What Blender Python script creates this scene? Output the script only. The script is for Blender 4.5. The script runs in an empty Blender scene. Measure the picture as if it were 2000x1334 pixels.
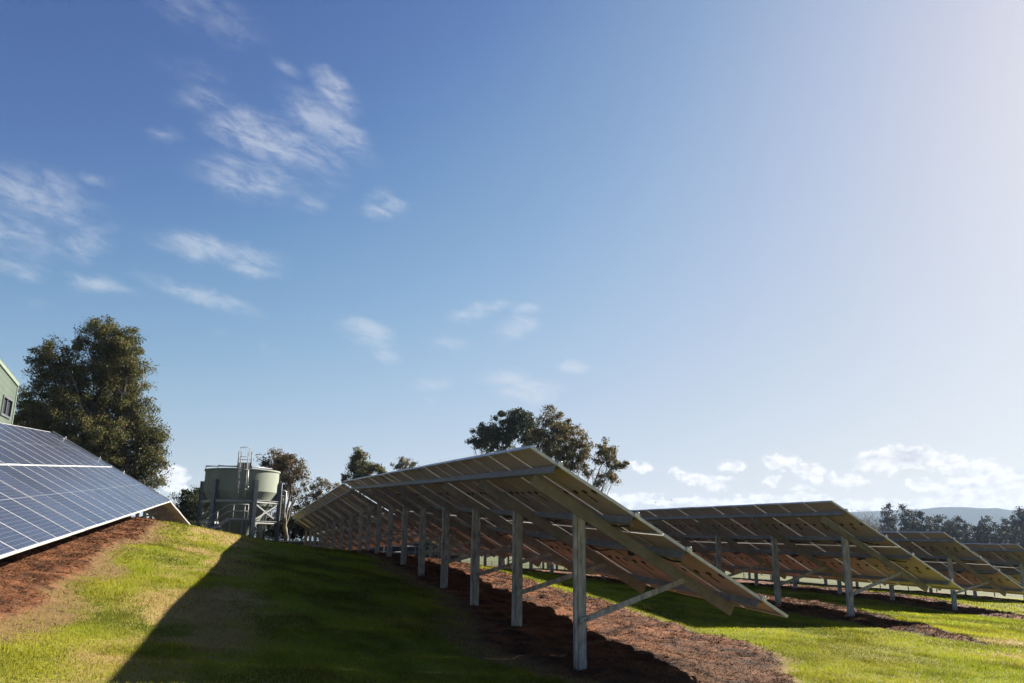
import bpy, math, random
import numpy as np
from mathutils import Matrix, Vector

random.seed(7)
rng = np.random.default_rng(11)
rad = math.radians
scene = bpy.context.scene

# ------------------------------------------------------------------ camera
# world origin is the photographer's eye; +Y is the heading, +Z up, metres
PITCH, ROLL, FPX = 0.2443, 0.0118, 1580.0        # FPX for a picture 2000 px wide
cp_, sp_ = math.cos(PITCH), math.sin(PITCH)
cr_, sr_ = math.cos(ROLL), math.sin(ROLL)
R0 = np.array([1.0, 0, 0]); U0 = np.array([0, -sp_, cp_]); FWD = np.array([0, cp_, sp_])
CR = R0 * cr_ + U0 * sr_
CU = -R0 * sr_ + U0 * cr_
cam_data = bpy.data.cameras.new('camera')
cam = bpy.data.objects.new('camera', cam_data)
scene.collection.objects.link(cam)
cam.matrix_world = Matrix(((CR[0], CU[0], -FWD[0], 0), (CR[1], CU[1], -FWD[1], 0), (CR[2], CU[2], -FWD[2], 0), (0, 0, 0, 1)))
cam_data.sensor_width = 36
cam_data.lens = 36 * FPX / 2000
cam_data.clip_start = 0.1
cam_data.clip_end = 30000
scene.camera = cam

# ------------------------------------------------------------------ sun, sky, exposure
SUN_AZ, SUN_EL = rad(53), rad(27.4)
SUN_DIR = Vector((math.sin(SUN_AZ) * math.cos(SUN_EL), math.cos(SUN_AZ) * math.cos(SUN_EL), math.sin(SUN_EL)))
sd = bpy.data.lights.new('sun', 'SUN')
sd.energy = 5.0
sd.angle = rad(0.5)
sd.color = (1.0, 0.93, 0.82)
sun = bpy.data.objects.new('sun', sd)
scene.collection.objects.link(sun)
sun.rotation_euler = SUN_DIR.to_track_quat('Z', 'Y').to_euler()
sun.location = (30, 20, 40)
scene.view_settings.view_transform = 'Standard'
scene.view_settings.look = 'None'
scene.view_settings.exposure = 2.2
scene.view_settings.gamma = 1.0
SKY_STRENGTH = 0.06


def ray(x, y):
    q = CR * ((x - 1000) / FPX) + CU * ((667 - y) / FPX) + FWD
    return q


def pix(x, y, dist):
    """point seen at photo position (x, y), at this horizontal distance"""
    q = ray(x, y)
    return q * (dist / math.hypot(q[0], q[1]))


def azel(x, y):
    q = ray(x, y)
    return math.atan2(q[0], q[1]), math.atan2(q[2], math.hypot(q[0], q[1]))


world = bpy.data.worlds.new('World')
scene.world = world
world.use_nodes = True


def build_world():
    nt = world.node_tree
    nt.nodes.clear()
    L = nt.links.new

    def nd(t, **k):
        n = nt.nodes.new(t)
        for a, b in k.items():
            setattr(n, a, b)
        return n

    def math_(op, a, b=None, c=None, clamp=False):
        n = nd('ShaderNodeMath', operation=op, use_clamp=clamp)
        for i, s in enumerate((a, b, c)):
            if s is None:
                continue
            if isinstance(s, (int, float)):
                n.inputs[i].default_value = s
            else:
                L(s, n.inputs[i])
        return n.outputs[0]

    out = nd('ShaderNodeOutputWorld')
    bg = nd('ShaderNodeBackground')
    bg.inputs['Strength'].default_value = SKY_STRENGTH
    L(bg.outputs[0], out.inputs[0])
    sky = nd('ShaderNodeTexSky', sky_type='NISHITA')
    sky.sun_disc = False
    sky.sun_elevation = SUN_EL
    sky.sun_rotation = SUN_AZ
    sky.air_density = 1.0
    sky.dust_density = 1.0
    sky.ozone_density = 3.5
    sky.altitude = 50
    # tone of the sky: k brings the sky to display range, the curves shape it, then back to sky units
    DISP = 1 / (SKY_STRENGTH * 2 ** scene.view_settings.exposure)     # display value 1.0 in sky units
    K = 0.1
    sc0 = nd('ShaderNodeVectorMath', operation='SCALE'); sc0.inputs['Scale'].default_value = K
    L(sky.outputs[0], sc0.inputs[0])
    cu = nd('ShaderNodeRGBCurve')
    tone = [
        [(0, 0), (.09, .055), (.17, .195), (.29, .395), (.45, .555), (.70, .705), (1, .81)],
        [(0, 0), (.155, .127), (.27, .34), (.38, .487), (.56, .62), (.8, .74), (1, .815)],
        [(0, 0), (.287, .347), (.46, .58), (.62, .71), (.89, .80), (1, .835)],
    ]
    cu.mapping.use_clip = False
    cu.mapping.extend = 'EXTRAPOLATED'
    for ci, pts in enumerate(tone):
        c = cu.mapping.curves[ci]
        c.points[0].location = pts[0]; c.points[1].location = pts[-1]
        for p in pts[1:-1]:
            c.points.new(*p)
    cu.mapping.update()
    L(sc0.outputs[0], cu.inputs['Color'])
    sc1 = nd('ShaderNodeVectorMath', operation='SCALE'); sc1.inputs['Scale'].default_value = 1.0 * DISP
    L(cu.outputs[0], sc1.inputs[0])
    SKYCOL = sc1.outputs[0]
    tc = nd('ShaderNodeTexCoord')
    sep = nd('ShaderNodeSeparateXYZ')
    L(tc.outputs['Generated'], sep.inputs[0])
    az = math_('ARCTAN2', sep.outputs[0], sep.outputs[1])
    el = math_('ARCSINE', sep.outputs[2])
    comb = nd('ShaderNodeCombineXYZ')
    L(az, comb.inputs[0]); L(el, comb.inputs[1])

    def noise(scale, vec, detail=5.0, rough=0.55, dist=0.0):
        n = nd('ShaderNodeTexNoise')
        n.inputs['Scale'].default_value = scale
        n.inputs['Detail'].default_value = detail
        n.inputs['Roughness'].default_value = rough
        n.inputs['Distortion'].default_value = dist
        L(vec, n.inputs['Vector'])
        return n

    def blobs(lst, vec, grow=1.0):
        acc = None
        for x, y, sx, sy, rot, amp in lst:
            a, e = azel(x, y)
            m = nd('ShaderNodeMapping', vector_type='TEXTURE')
            m.inputs['Location'].default_value = (a, e, 0)
            m.inputs['Rotation'].default_value = (0, 0, rad(rot))
            m.inputs['Scale'].default_value = (sx * grow / FPX, sy * grow / FPX, 1)
            L(vec, m.inputs['Vector'])
            ln = nd('ShaderNodeVectorMath', operation='LENGTH')
            L(m.outputs[0], ln.inputs[0])
            mr = nd('ShaderNodeMapRange', interpolation_type='SMOOTHSTEP')
            mr.inputs['From Min'].default_value = 1.0
            mr.inputs['From Max'].default_value = 0.0
            mr.inputs['To Min'].default_value = 0.0
            mr.inputs['To Max'].default_value = amp
            L(ln.outputs['Value'], mr.inputs['Value'])
            acc = mr.outputs[0] if acc is None else math_('MAXIMUM', acc, mr.outputs[0])
        return acc

    # wisps of cirrus: streaky noise, tilted
    mp = nd('ShaderNodeMapping', vector_type='TEXTURE')
    mp.inputs['Rotation'].default_value = (0, 0, rad(-14))
    mp.inputs['Scale'].default_value = (2.6, 1.0, 1.0)
    L(comb.outputs[0], mp.inputs['Vector'])
    nw = noise(70, mp.outputs[0], 9, 0.64, 0.45)
    nw2 = noise(11, comb.outputs[0], 3, 0.5, 0.2)
    warp = nd('ShaderNodeVectorMath', operation='SUBTRACT')
    nwv = noise(14, comb.outputs[0], 4, 0.6)
    L(nwv.outputs['Color'], warp.inputs[0]); warp.inputs[1].default_value = (0.5, 0.5, 0.5)
    wsc = nd('ShaderNodeVectorMath', operation='SCALE')
    L(warp.outputs[0], wsc.inputs[0]); wsc.inputs['Scale'].default_value = 0.035
    wv = nd('ShaderNodeVectorMath', operation='ADD')
    L(comb.outputs[0], wv.inputs[0]); L(wsc.outputs[0], wv.inputs[1])
    wisps = [
        (655, 180, 95, 45, -35, .85), (560, 132, 50, 24, -15, .5), (400, 200, 90, 45, 5, .5), (520, 270, 160, 62, -8, .95), (640, 245, 150, 60, -28, .85),
        (490, 350, 150, 55, 0, .75), (610, 395, 70, 36, 12, .5), (750, 405, 66, 38, 0, .8), (600, 300, 150, 70, -15, .6),
        (70, 380, 150, 62, -10, .7), (20, 450, 110, 60, -20, .65), (185, 355, 50, 16, 0, .6), (165, 475, 85, 45, 20, .7),
        (30, 518, 80, 26, -5, .6), (185, 552, 95, 24, -2, .7), (420, 490, 170, 34, -2, .85), (490, 512, 90, 34, -5, .8),
        (400, 575, 160, 24, -8, .75), (430, 643, 26, 12, 0, .5), (530, 680, 34, 22, 0, .4), (715, 648, 80, 34, -8, .95), (755, 690, 48, 20, 0, .75),
        (935, 608, 90, 22, 10, .85), (1030, 610, 44, 20, 0, .75), (1010, 645, 62, 28, 15, .8), (880, 668, 62, 24, 5, .6), (990, 735, 95, 34, -4, .8),
        (1035, 762, 90, 36, 8, .95), (1120, 711, 58, 18, 4, .9), (840, 750, 70, 22, 5, .7), (845, 782, 26, 12, 0, .45), (730, 495, 40, 20, 0, .25),
        (380, 140, 110, 40, 0, .35), (400, 30, 220, 60, -8, .4), (320, 265, 60, 28, 0, .5), (60, 590, 60, 22, 0, .3), (970, 500, 40, 20, 0, .2),
    ]
    bm_ = blobs(wisps, wv.outputs[0], 1.24)
    a = math_('MULTIPLY', nw.outputs['Fac'], 1.7)
    a = math_('ADD', a, math_('MULTIPLY', nw2.outputs['Fac'], 0.18))
    a = math_('ADD', a, -0.62)
    d1 = math_('MULTIPLY', bm_, math_('ADD', a, 0.19))
    mr = nd('ShaderNodeMapRange', interpolation_type='SMOOTHSTEP')
    mr.inputs['From Min'].default_value = 0.05
    mr.inputs['From Max'].default_value = 0.62
    mr.inputs['To Max'].default_value = 0.46
    L(d1, mr.inputs['Value'])
    wisp = mr.outputs[0]
    # low cumulus
    cum = [
        (1250, 912, 34, 20, 0, 1), (1330, 925, 30, 18, 0, .9), (1380, 938, 80, 20, -3, 1), (1432, 910, 34, 17, 4, 1), (1505, 941, 34, 12, 0, .9),
        (1530, 902, 52, 30, -6, 1.1), (1590, 925, 66, 24, -14, 1.05), (1650, 938, 56, 22, -10, 1), (1565, 955, 36, 11, 0, .9),
        (1735, 900, 85, 34, 6, 1.15), (1780, 892, 62, 34, 0, 1.2), (1860, 908, 90, 27, -5, 1.1), (1935, 920, 60, 30, -12, 1.05), (1800, 945, 50, 16, 0, .9),
        (1900, 950, 90, 26, 0, .95), (1990, 940, 60, 30, 0, .95), (1420, 980, 260, 17, 0, 1.0), (1700, 985, 330, 20, 0, 1.05), (1960, 982, 200, 24, 0, 1.05), (1300, 978, 120, 14, 0, 1), (1560, 974, 90, 16, 0, .95), (1850, 968, 70, 16, 0, .9),
        (1230, 975, 120, 24, 0, .9), (335, 930, 42, 38, 0, 1.15), (350, 955, 40, 22, 0, .9), (2150, 930, 120, 50, 0, 1),
        (1000, 985, 300, 22, 0, .8), (2400, 950, 220, 60, 0, 1), (620, 990, 200, 20, 0, .7),
    ]
    nv = noise(46, comb.outputs[0], 3, 0.55)
    warp2 = nd('ShaderNodeVectorMath', operation='SUBTRACT')
    L(nv.outputs['Color'], warp2.inputs[0]); warp2.inputs[1].default_value = (0.5, 0.5, 0.5)
    wsc2 = nd('ShaderNodeVectorMath', operation='SCALE')
    L(warp2.outputs[0], wsc2.inputs[0]); wsc2.inputs['Scale'].default_value = 0.03
    cv = nd('ShaderNodeVectorMath', operation='ADD')
    L(comb.outputs[0], cv.inputs[0]); L(wsc2.outputs[0], cv.inputs[1])
    bc = blobs(cum, cv.outputs[0], 1.12)
    mpc = nd('ShaderNodeMapping', vector_type='TEXTURE')
    mpc.inputs['Scale'].default_value = (1.5, 1.0, 1.0)
    L(comb.outputs[0], mpc.inputs['Vector'])
    nc = noise(120, mpc.outputs[0], 8, 0.6)
    c1 = math_('MULTIPLY', bc, math_('SUBTRACT', math_('MULTIPLY', nc.outputs['Fac'], 2.0), 0.32))
    mrc = nd('ShaderNodeMapRange', interpolation_type='SMOOTHSTEP')
    mrc.inputs['From Min'].default_value = 0.2
    mrc.inputs['From Max'].default_value = 0.47
    mrc.inputs['To Max'].default_value = 0.97
    L(c1, mrc.inputs['Value'])
    cumf = mrc.outputs[0]
    # the thick, self-shaded parts of the bigger cumulus are grey
    grey = blobs([(1775, 893, 46, 26, 0, 1), (1700, 903, 60, 12, 0, .6), (1520, 912, 40, 10, 0, .45), (1640, 946, 60, 10, -12, .5), (1880, 922, 90, 11, -5, .5), (1700, 972, 260, 8, 0, .35), (1400, 950, 70, 9, 0, .4)], cv.outputs[0], 1.1)
    gk = math_('MULTIPLY', grey, math_('SUBTRACT', math_('MULTIPLY', nc.outputs['Fac'], 2.2), 0.35), clamp=True)
    mrk = nd('ShaderNodeMapRange', interpolation_type='SMOOTHSTEP')
    mrk.inputs['From Min'].default_value = 0.1
    mrk.inputs['From Max'].default_value = 0.8
    L(gk, mrk.inputs['Value'])
    ccol = nd('ShaderNodeMix', data_type='RGBA')
    ccol.inputs[6].default_value = (1.06 * DISP, 1.05 * DISP, 1.02 * DISP, 1)
    ccol.inputs[7].default_value = (.66 * DISP, .69 * DISP, .76 * DISP, 1)
    # relief: compare the cloud noise with itself a little nearer the sun
    off = nd('ShaderNodeVectorMath', operation='ADD'); off.inputs[1].default_value = (.006, .007, 0)
    L(mpc.outputs[0], off.inputs[0])
    nc2 = noise(120, off.outputs[0], 3, 0.5)
    nc3 = noise(120, mpc.outputs[0], 3, 0.5)
    rel = math_('MULTIPLY', math_('SUBTRACT', nc2.outputs['Fac'], nc3.outputs['Fac']), 2.2)
    rel = math_('ADD', rel, 0.22, clamp=True)
    L(math_('MAXIMUM', mrk.outputs[0], rel), ccol.inputs[0])
    m1 = nd('ShaderNodeMix', data_type='RGBA')
    L(wisp, m1.inputs[0]); L(SKYCOL, m1.inputs[6]); m1.inputs[7].default_value = (.74 * DISP, .78 * DISP, .84 * DISP, 1)
    m2 = nd('ShaderNodeMix', data_type='RGBA')
    L(cumf, m2.inputs[0]); L(m1.outputs[2], m2.inputs[6]); L(ccol.outputs[2], m2.inputs[7])
    L(m2.outputs[2], bg.inputs['Color'])


build_world()
try:
    scene.cycles.use_denoising = True
    scene.cycles.max_bounces = 7
    scene.cycles.diffuse_bounces = 4
    scene.cycles.transparent_max_bounces = 12
    scene.cycles.volume_bounces = 0
    scene.cycles.sample_clamp_indirect = 8
except Exception:
    pass

# ------------------------------------------------------------------ helpers
AZ = 0.3121                                           # heading of the rows, left of +Y
RR = np.array([-math.sin(AZ), math.cos(AZ), 0.0])      # along the rows (u)
NN = np.array([math.cos(AZ), math.sin(AZ), 0.0])       # across the rows (v)
ZZ = np.array([0, 0, 1.0])


def uv(u, v, z=0.0):
    return RR * u + NN * v + ZZ * z


def to_uv(P):
    return P[..., 0] * RR[0] + P[..., 1] * RR[1], P[..., 0] * NN[0] + P[..., 1] * NN[1]


def hash2(ix, iy, seed):
    h = (ix.astype(np.int64) * 374761393 + iy.astype(np.int64) * 668265263 + seed * 974634777) & 0xFFFFFFFF
    h = ((h ^ (h >> 13)) * 1274126177) & 0xFFFFFFFF
    h = (h ^ (h >> 16)) & 0xFFFFFFFF
    return h / 4294967295.0


def vnoise(x, y, seed=0):
    x = np.asarray(x, float); y = np.asarray(y, float)
    ix = np.floor(x); iy = np.floor(y)
    fx = x - ix; fy = y - iy
    fx = fx * fx * (3 - 2 * fx); fy = fy * fy * (3 - 2 * fy)
    a = hash2(ix, iy, seed); b = hash2(ix + 1, iy, seed); c = hash2(ix, iy + 1, seed); d = hash2(ix + 1, iy + 1, seed)
    return (a * (1 - fx) + b * fx) * (1 - fy) + (c * (1 - fx) + d * fx) * fy


def fbm(x, y, seed=0, octs=4):
    s = 0; a = 0.5; t = 0
    for k in range(octs):
        s = s + a * vnoise(x * 2 ** k, y * 2 ** k, seed + k * 17); t += a; a *= 0.55
    return s / t


def sstep(a, b, x):
    t = np.clip((x - a) / (b - a), 0, 1)
    return t * t * (3 - 2 * t)


# ------------------------------------------------------------------ materials
MATS = {}


def material(name):
    m = bpy.data.materials.new(name)
    m.use_nodes = True
    MATS[name] = m
    nt = m.node_tree
    return m, nt, nt.nodes['Principled BSDF'], nt.links.new


def tex_noise(nt, scale, detail=4, coord='Object', rough=0.55, stretch=None):
    tc = nt.nodes.new('ShaderNodeTexCoord')
    n = nt.nodes.new('ShaderNodeTexNoise')
    n.inputs['Scale'].default_value = scale
    n.inputs['Detail'].default_value = detail
    n.inputs['Roughness'].default_value = rough
    if stretch:
        mp = nt.nodes.new('ShaderNodeMapping')
        mp.inputs['Scale'].default_value = stretch
        nt.links.new(tc.outputs[coord], mp.inputs[0]); nt.links.new(mp.outputs[0], n.inputs['Vector'])
    else:
        nt.links.new(tc.outputs[coord], n.inputs['Vector'])
    return n


def ramp(nt, fac, stops):
    r = nt.nodes.new('ShaderNodeValToRGB')
    els = r.color_ramp.elements
    while len(els) < len(stops):
        els.new(0.5)
    for e, (p, c) in zip(els, stops):
        e.position = p; e.color = (*c, 1)
    nt.links.new(fac, r.inputs[0])
    return r.outputs[0]


def simple(name, c0, c1, scale=6, rough=0.6, metal=0.0, bump=0.0, stretch=None, spec=0.5, lo=0.35, hi=0.68):
    m, nt, b, L = material(name)
    n = tex_noise(nt, scale, 5, stretch=stretch)
    L(ramp(nt, n.outputs['Fac'], [(lo, c0), (hi, c1)]), b.inputs['Base Color'])
    b.inputs['Roughness'].default_value = rough
    b.inputs['Metallic'].default_value = metal
    b.inputs['Specular IOR Level'].default_value = spec
    if bump:
        bp = nt.nodes.new('ShaderNodeBump')
        bp.inputs['Strength'].default_value = bump
        bp.inputs['Distance'].default_value = 0.02
        L(n.outputs['Fac'], bp.inputs['Height']); L(bp.outputs[0], b.inputs['Normal'])
    return m


simple('galvanised', (.17, .162, .148), (.38, .365, .335), 16, .6, .12, .1, (1, 1, .3), lo=.36, hi=.66)
simple('galvanised_beam', (.14, .13, .122), (.23, .213, .2), 7, .6, .2, .08, lo=.3, hi=.75)
simple('purlin_steel', (.18, .19, .20), (.27, .28, .29), 8, .55, .3, .05)
simple('aluminium', (.44, .44, .435), (.52, .52, .515), 12, .45, .25)
simple('clamp_metal', (.5, .5, .49), (.6, .6, .59), 30, .35, .5)
simple('backsheet', (.40, .345, .345), (.455, .395, .395), 2.2, .6, 0, 0)
simple('black_plastic', (.012, .012, .012), (.03, .03, .03), 20, .5)
simple('label_paper', (.5, .5, .47), (.6, .6, .56), 20, .6)
simple('tank_paint', (.125, .142, .108), (.155, .172, .135), 1.2, .75, 0, .02, (1, 1, .35), spec=.25)
simple('tank_steel', (.085, .09, .095), (.13, .135, .14), 4, .6, .15)
simple('rail_steel', (.17, .172, .172), (.24, .243, .24), 8, .5, .25)
simple('dark_steel', (.05, .055, .065), (.09, .095, .1), 5, .5, .3)
simple('bark', (.075, .063, .05), (.19, .165, .135), 5, .85, 0, .6, (1, 1, .3))
simple('dark_bark', (.05, .042, .032), (.13, .11, .09), 5, .85, 0, .6, (1, 1, .3))
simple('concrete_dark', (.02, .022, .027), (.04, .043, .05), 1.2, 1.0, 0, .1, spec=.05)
simple('fence_wood', (.06, .05, .04), (.12, .11, .09), 8, .85, 0, .3)
simple('wire', (.25, .25, .25), (.35, .35, .35), 8, .5, .6)
simple('hill', (.025, .035, .036), (.038, .048, .044), .004, 1.0, spec=0)
simple('trim_green', (.11, .14, .11), (.135, .165, .13), 3, .45)
simple('bird_feather', (.03, .03, .03), (.06, .06, .06), 30, .8)

# window glass of the shed
m, nt, b, L = material('window_glass')
b.inputs['Base Color'].default_value = (.03, .035, .04, 1); b.inputs['Roughness'].default_value = .08

# painted corrugated cladding: ribs are geometry, this is its colour
simple('cladding', (.105, .135, .105), (.13, .16, .125), .8, .45, 0, 0, (1, 1, .2))


def mat_cells():
    m, nt, b, L = material('solar_cells')
    tc = nt.nodes.new('ShaderNodeTexCoord')
    sep = nt.nodes.new('ShaderNodeSeparateXYZ')
    L(tc.outputs['Object'], sep.inputs[0])

    def M(op, a, b_=None):
        n = nt.nodes.new('ShaderNodeMath'); n.operation = op
        for i, s in enumerate((a, b_)):
            if s is None: continue
            if isinstance(s, (int, float)): n.inputs[i].default_value = s
            else: L(s, n.inputs[i])
        return n.outputs[0]

    def lines(co, pitch, w):                       # 1 on a line
        f = M('FRACT', M('ADD', M('DIVIDE', co, pitch), 100.0))
        f = M('ABSOLUTE', M('SUBTRACT', f, 0.5))
        return M('GREATER_THAN', f, 0.5 - w / pitch / 2)
    LX = 2.09
    x, y = sep.outputs[0], sep.outputs[1]          # object origin at the module centre
    gx = lines(x, LX / 24, .0045)
    gy = lines(y, .97 / 6, .006)
    mid = M('LESS_THAN', M('ABSOLUTE', x), .011)
    edge = M('GREATER_THAN', M('ABSOLUTE', x), LX / 2 - .018)
    bus = M('MULTIPLY', lines(y, .97 / 30, .0016), .35)
    grid = M('MAXIMUM', M('MAXIMUM', gx, gy), M('MAXIMUM', mid, M('MAXIMUM', bus, edge)))
    # each cell has its own slightly different blue (polycrystalline)
    wn = nt.nodes.new('ShaderNodeTexVoronoi'); wn.inputs['Scale'].default_value = 26
    L(tc.outputs['Object'], wn.inputs['Vector'])
    cellc = ramp(nt, wn.outputs['Color'], [(0.1, (.013, .0145, .026)), (.9, (.022, .0245, .041))])
    oi = nt.nodes.new('ShaderNodeObjectInfo')
    hs = nt.nodes.new('ShaderNodeHueSaturation')
    L(cellc, hs.inputs['Color'])
    L(M('ADD', M('MULTIPLY', oi.outputs['Random'], .5), .75), hs.inputs['Value'])
    mx = nt.nodes.new('ShaderNodeMix'); mx.data_type = 'RGBA'
    L(grid, mx.inputs[0]); L(hs.outputs[0], mx.inputs[6]); mx.inputs[7].default_value = (.115, .117, .125, 1)
    L(mx.outputs[2], b.inputs['Base Color'])
    b.inputs['Roughness'].default_value = .16
    b.inputs['Specular IOR Level'].default_value = .24
    # dust
    n = tex_noise(nt, 3.0, 5)
    rr_ = nt.nodes.new('ShaderNodeMapRange')
    rr_.inputs['To Min'].default_value = .12; rr_.inputs['To Max'].default_value = .3
    L(n.outputs['Fac'], rr_.inputs['Value']); L(rr_.outputs[0], b.inputs['Roughness'])


mat_cells()


def mat_attr(name, rough=.9, trans=0.0, noise_amt=0.0, noise_scale=20, bump=0, spec=.2):
    """colour comes from the mesh's own 'col' attribute; optional translucency for leaves and blades"""
    m, nt, b, L = material(name)
    at = nt.nodes.new('ShaderNodeAttribute'); at.attribute_name = 'col'
    col = at.outputs['Color']
    if noise_amt:
        n = tex_noise(nt, noise_scale, 6, rough=.65)
        mr = nt.nodes.new('ShaderNodeMapRange')
        mr.inputs['From Min'].default_value = .3; mr.inputs['From Max'].default_value = .7
        mr.inputs['To Min'].default_value = 1 - noise_amt; mr.inputs['To Max'].default_value = 1 + noise_amt
        L(n.outputs['Fac'], mr.inputs['Value'])
        vm = nt.nodes.new('ShaderNodeVectorMath'); vm.operation = 'SCALE'
        L(col, vm.inputs[0]); L(mr.outputs[0], vm.inputs['Scale'])
        col = vm.outputs[0]
        if bump:
            bp = nt.nodes.new('ShaderNodeBump'); bp.inputs['Strength'].default_value = bump; bp.inputs['Distance'].default_value = .03
            L(n.outputs['Fac'], bp.inputs['Height']); L(bp.outputs[0], b.inputs['Normal'])
    L(col, b.inputs['Base Color'])
    b.inputs['Roughness'].default_value = rough
    b.inputs['Specular IOR Level'].default_value = spec
    if trans:
        tr = nt.nodes.new('ShaderNodeBsdfTranslucent')
        L(col, tr.inputs['Color'])
        mx = nt.nodes.new('ShaderNodeMixShader'); mx.inputs[0].default_value = trans
        out = nt.nodes['Material Output']
        L(b.outputs[0], mx.inputs[1]); L(tr.outputs[0], mx.inputs[2]); L(mx.outputs[0], out.inputs['Surface'])
    return m


mat_attr('ground', .95, 0, .35, 26, .6, .1)
mat_attr('grass_blade', .7, .5, spec=.1)
mat_attr('mulch_chip', .95, 0, spec=.02)
mat_attr('leaf', .65, .32, spec=.12)
mat_attr('far_leaf', .7, .2, spec=.2)


# ------------------------------------------------------------------ mesh building
class MB:
    def __init__(self):
        self.v = []; self.f = []; self.m = []; self.n = 0; self.smooth = []

    def add(self, verts, faces, mi=0, smooth=False):
        o = self.n
        self.v.append(np.asarray(verts, float).reshape(-1, 3)); self.n += len(self.v[-1])
        for q in faces:
            self.f.append([i + o for i in q]); self.m.append(mi); self.smooth.append(smooth)
        return self

    def box(self, c, h, ax=None, mi=0):
        """centre, half sizes, rows of ax = axes"""
        A = np.eye(3) if ax is None else np.asarray(ax)
        c = np.asarray(c, float)
        P = [c + A[0] * h[0] * sx + A[1] * h[1] * sy + A[2] * h[2] * sz for sz in (-1, 1) for sy in (-1, 1) for sx in (-1, 1)]
        return self.add(P, [(0, 2, 3, 1), (4, 5, 7, 6), (0, 1, 5, 4), (2, 6, 7, 3), (0, 4, 6, 2), (1, 3, 7, 5)], mi)

    def prism(self, poly, P0, P1, ax, ay, mi=0):
        poly = list(poly); n = len(poly)
        ax = np.asarray(ax); ay = np.asarray(ay)
        A = [np.asarray(P0) + ax * p[0] + ay * p[1] for p in poly]
        B = [np.asarray(P1) + ax * p[0] + ay * p[1] for p in poly]
        F = [(i, (i + 1) % n, n + (i + 1) % n, n + i) for i in range(n)] + [tuple(range(n))[::-1], tuple(range(n, 2 * n))]
        return self.add(A + B, F, mi)

    def tube(self, path, radii, k=8, mi=0, cap=True):
        path = np.asarray(path, float); n = len(path)
        radii = np.broadcast_to(radii, (n,)) if np.ndim(radii) else np.full(n, radii)
        t = np.gradient(path, axis=0); t /= np.linalg.norm(t, axis=1)[:, None] + 1e-12
        ref = np.array([0, 0, 1.0]) if abs(t[0][2]) < .9 else np.array([1.0, 0, 0])
        V = []
        for i in range(n):
            a = np.cross(t[i], ref); a /= np.linalg.norm(a) + 1e-12
            b = np.cross(t[i], a); ref_ = ref
            for j in range(k):
                w = 2 * math.pi * j / k
                V.append(path[i] + radii[i] * (a * math.cos(w) + b * math.sin(w)))
        F = [(i * k + j, i * k + (j + 1) % k, (i + 1) * k + (j + 1) % k, (i + 1) * k + j) for i in range(n - 1) for j in range(k)]
        self.add(V, F, mi, True)
        if cap:
            o = self.n - n * k
            self.f.append([o + j for j in range(k)][::-1]); self.m.append(mi); self.smooth.append(False)
            self.f.append([o + (n - 1) * k + j for j in range(k)]); self.m.append(mi); self.smooth.append(False)
        return self

    def lathe(self, prof, c=(0, 0, 0), k=64, mi=0, a0=0, a1=2 * math.pi):
        c = np.asarray(c, float); full = abs(a1 - a0 - 2 * math.pi) < 1e-6
        kk = k if full else k + 1
        V = [c + (r * math.cos(a0 + (a1 - a0) * j / k), r * math.sin(a0 + (a1 - a0) * j / k), z) for r, z in prof for j in range(kk)]
        F = []
        for i in range(len(prof) - 1):
            for j in range(k):
                F.append((i * kk + j, i * kk + (j + 1) % kk, (i + 1) * kk + (j + 1) % kk, (i + 1) * kk + j))
        return self.add(V, F, mi, True)

    def mesh(self, name, mats):
        me = bpy.data.meshes.new(name)
        V = np.concatenate(self.v)
        me.from_pydata(V.tolist(), [], self.f)
        for mm in ([mats] if isinstance(mats, str) else mats):
            me.materials.append(MATS[mm])
        me.polygons.foreach_set('material_index', self.m)
        me.polygons.foreach_set('use_smooth', self.smooth)
        me.update()
        return me

    def build(self, name, mats, parent=None, M=None):
        return link(name, self.mesh(name, mats), parent, M)


def link(name, me, parent=None, M=None):
    o = bpy.data.objects.new(name, me)
    scene.collection.objects.link(o)
    if parent is not None:
        o.parent = parent
    if M is not None:
        o.matrix_basis = M
    return o


def quick_mesh(name, V, F, mat, col=None, smooth=False):
    """fast path for large numpy meshes of equal polygons; col is a colour per vertex"""
    me = bpy.data.meshes.new(name)
    nv, nf, k = len(V), len(F), F.shape[1]
    me.vertices.add(nv); me.vertices.foreach_set('co', np.ascontiguousarray(V, np.float32).ravel())
    me.loops.add(nf * k); me.loops.foreach_set('vertex_index', np.ascontiguousarray(F, np.int32).ravel())
    me.polygons.add(nf)
    me.polygons.foreach_set('loop_start', np.arange(0, nf * k, k, dtype=np.int32))
    me.polygons.foreach_set('loop_total', np.full(nf, k, dtype=np.int32))
    if smooth:
        me.polygons.foreach_set('use_smooth', np.ones(nf, bool))
    me.update(calc_edges=True)
    me.materials.append(MATS[mat])
    if col is not None:
        at = me.attributes.new('col', 'FLOAT_COLOR', 'POINT')
        c4 = np.ones((nv, 4), np.float32); c4[:, :3] = col
        at.data.foreach_set('color', c4.ravel())
    return me


def tag(o, label=None, cat=None, group=None, kind=None):
    if label: o['label'] = label
    if cat: o['category'] = cat
    if group: o['group'] = group
    if kind: o['kind'] = kind
    return o


def empty(name, loc, label, cat, group=None):
    o = bpy.data.objects.new(name, None)
    scene.collection.objects.link(o)
    o.location = loc
    o.empty_display_size = .2
    return tag(o, label, cat, group)


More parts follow.
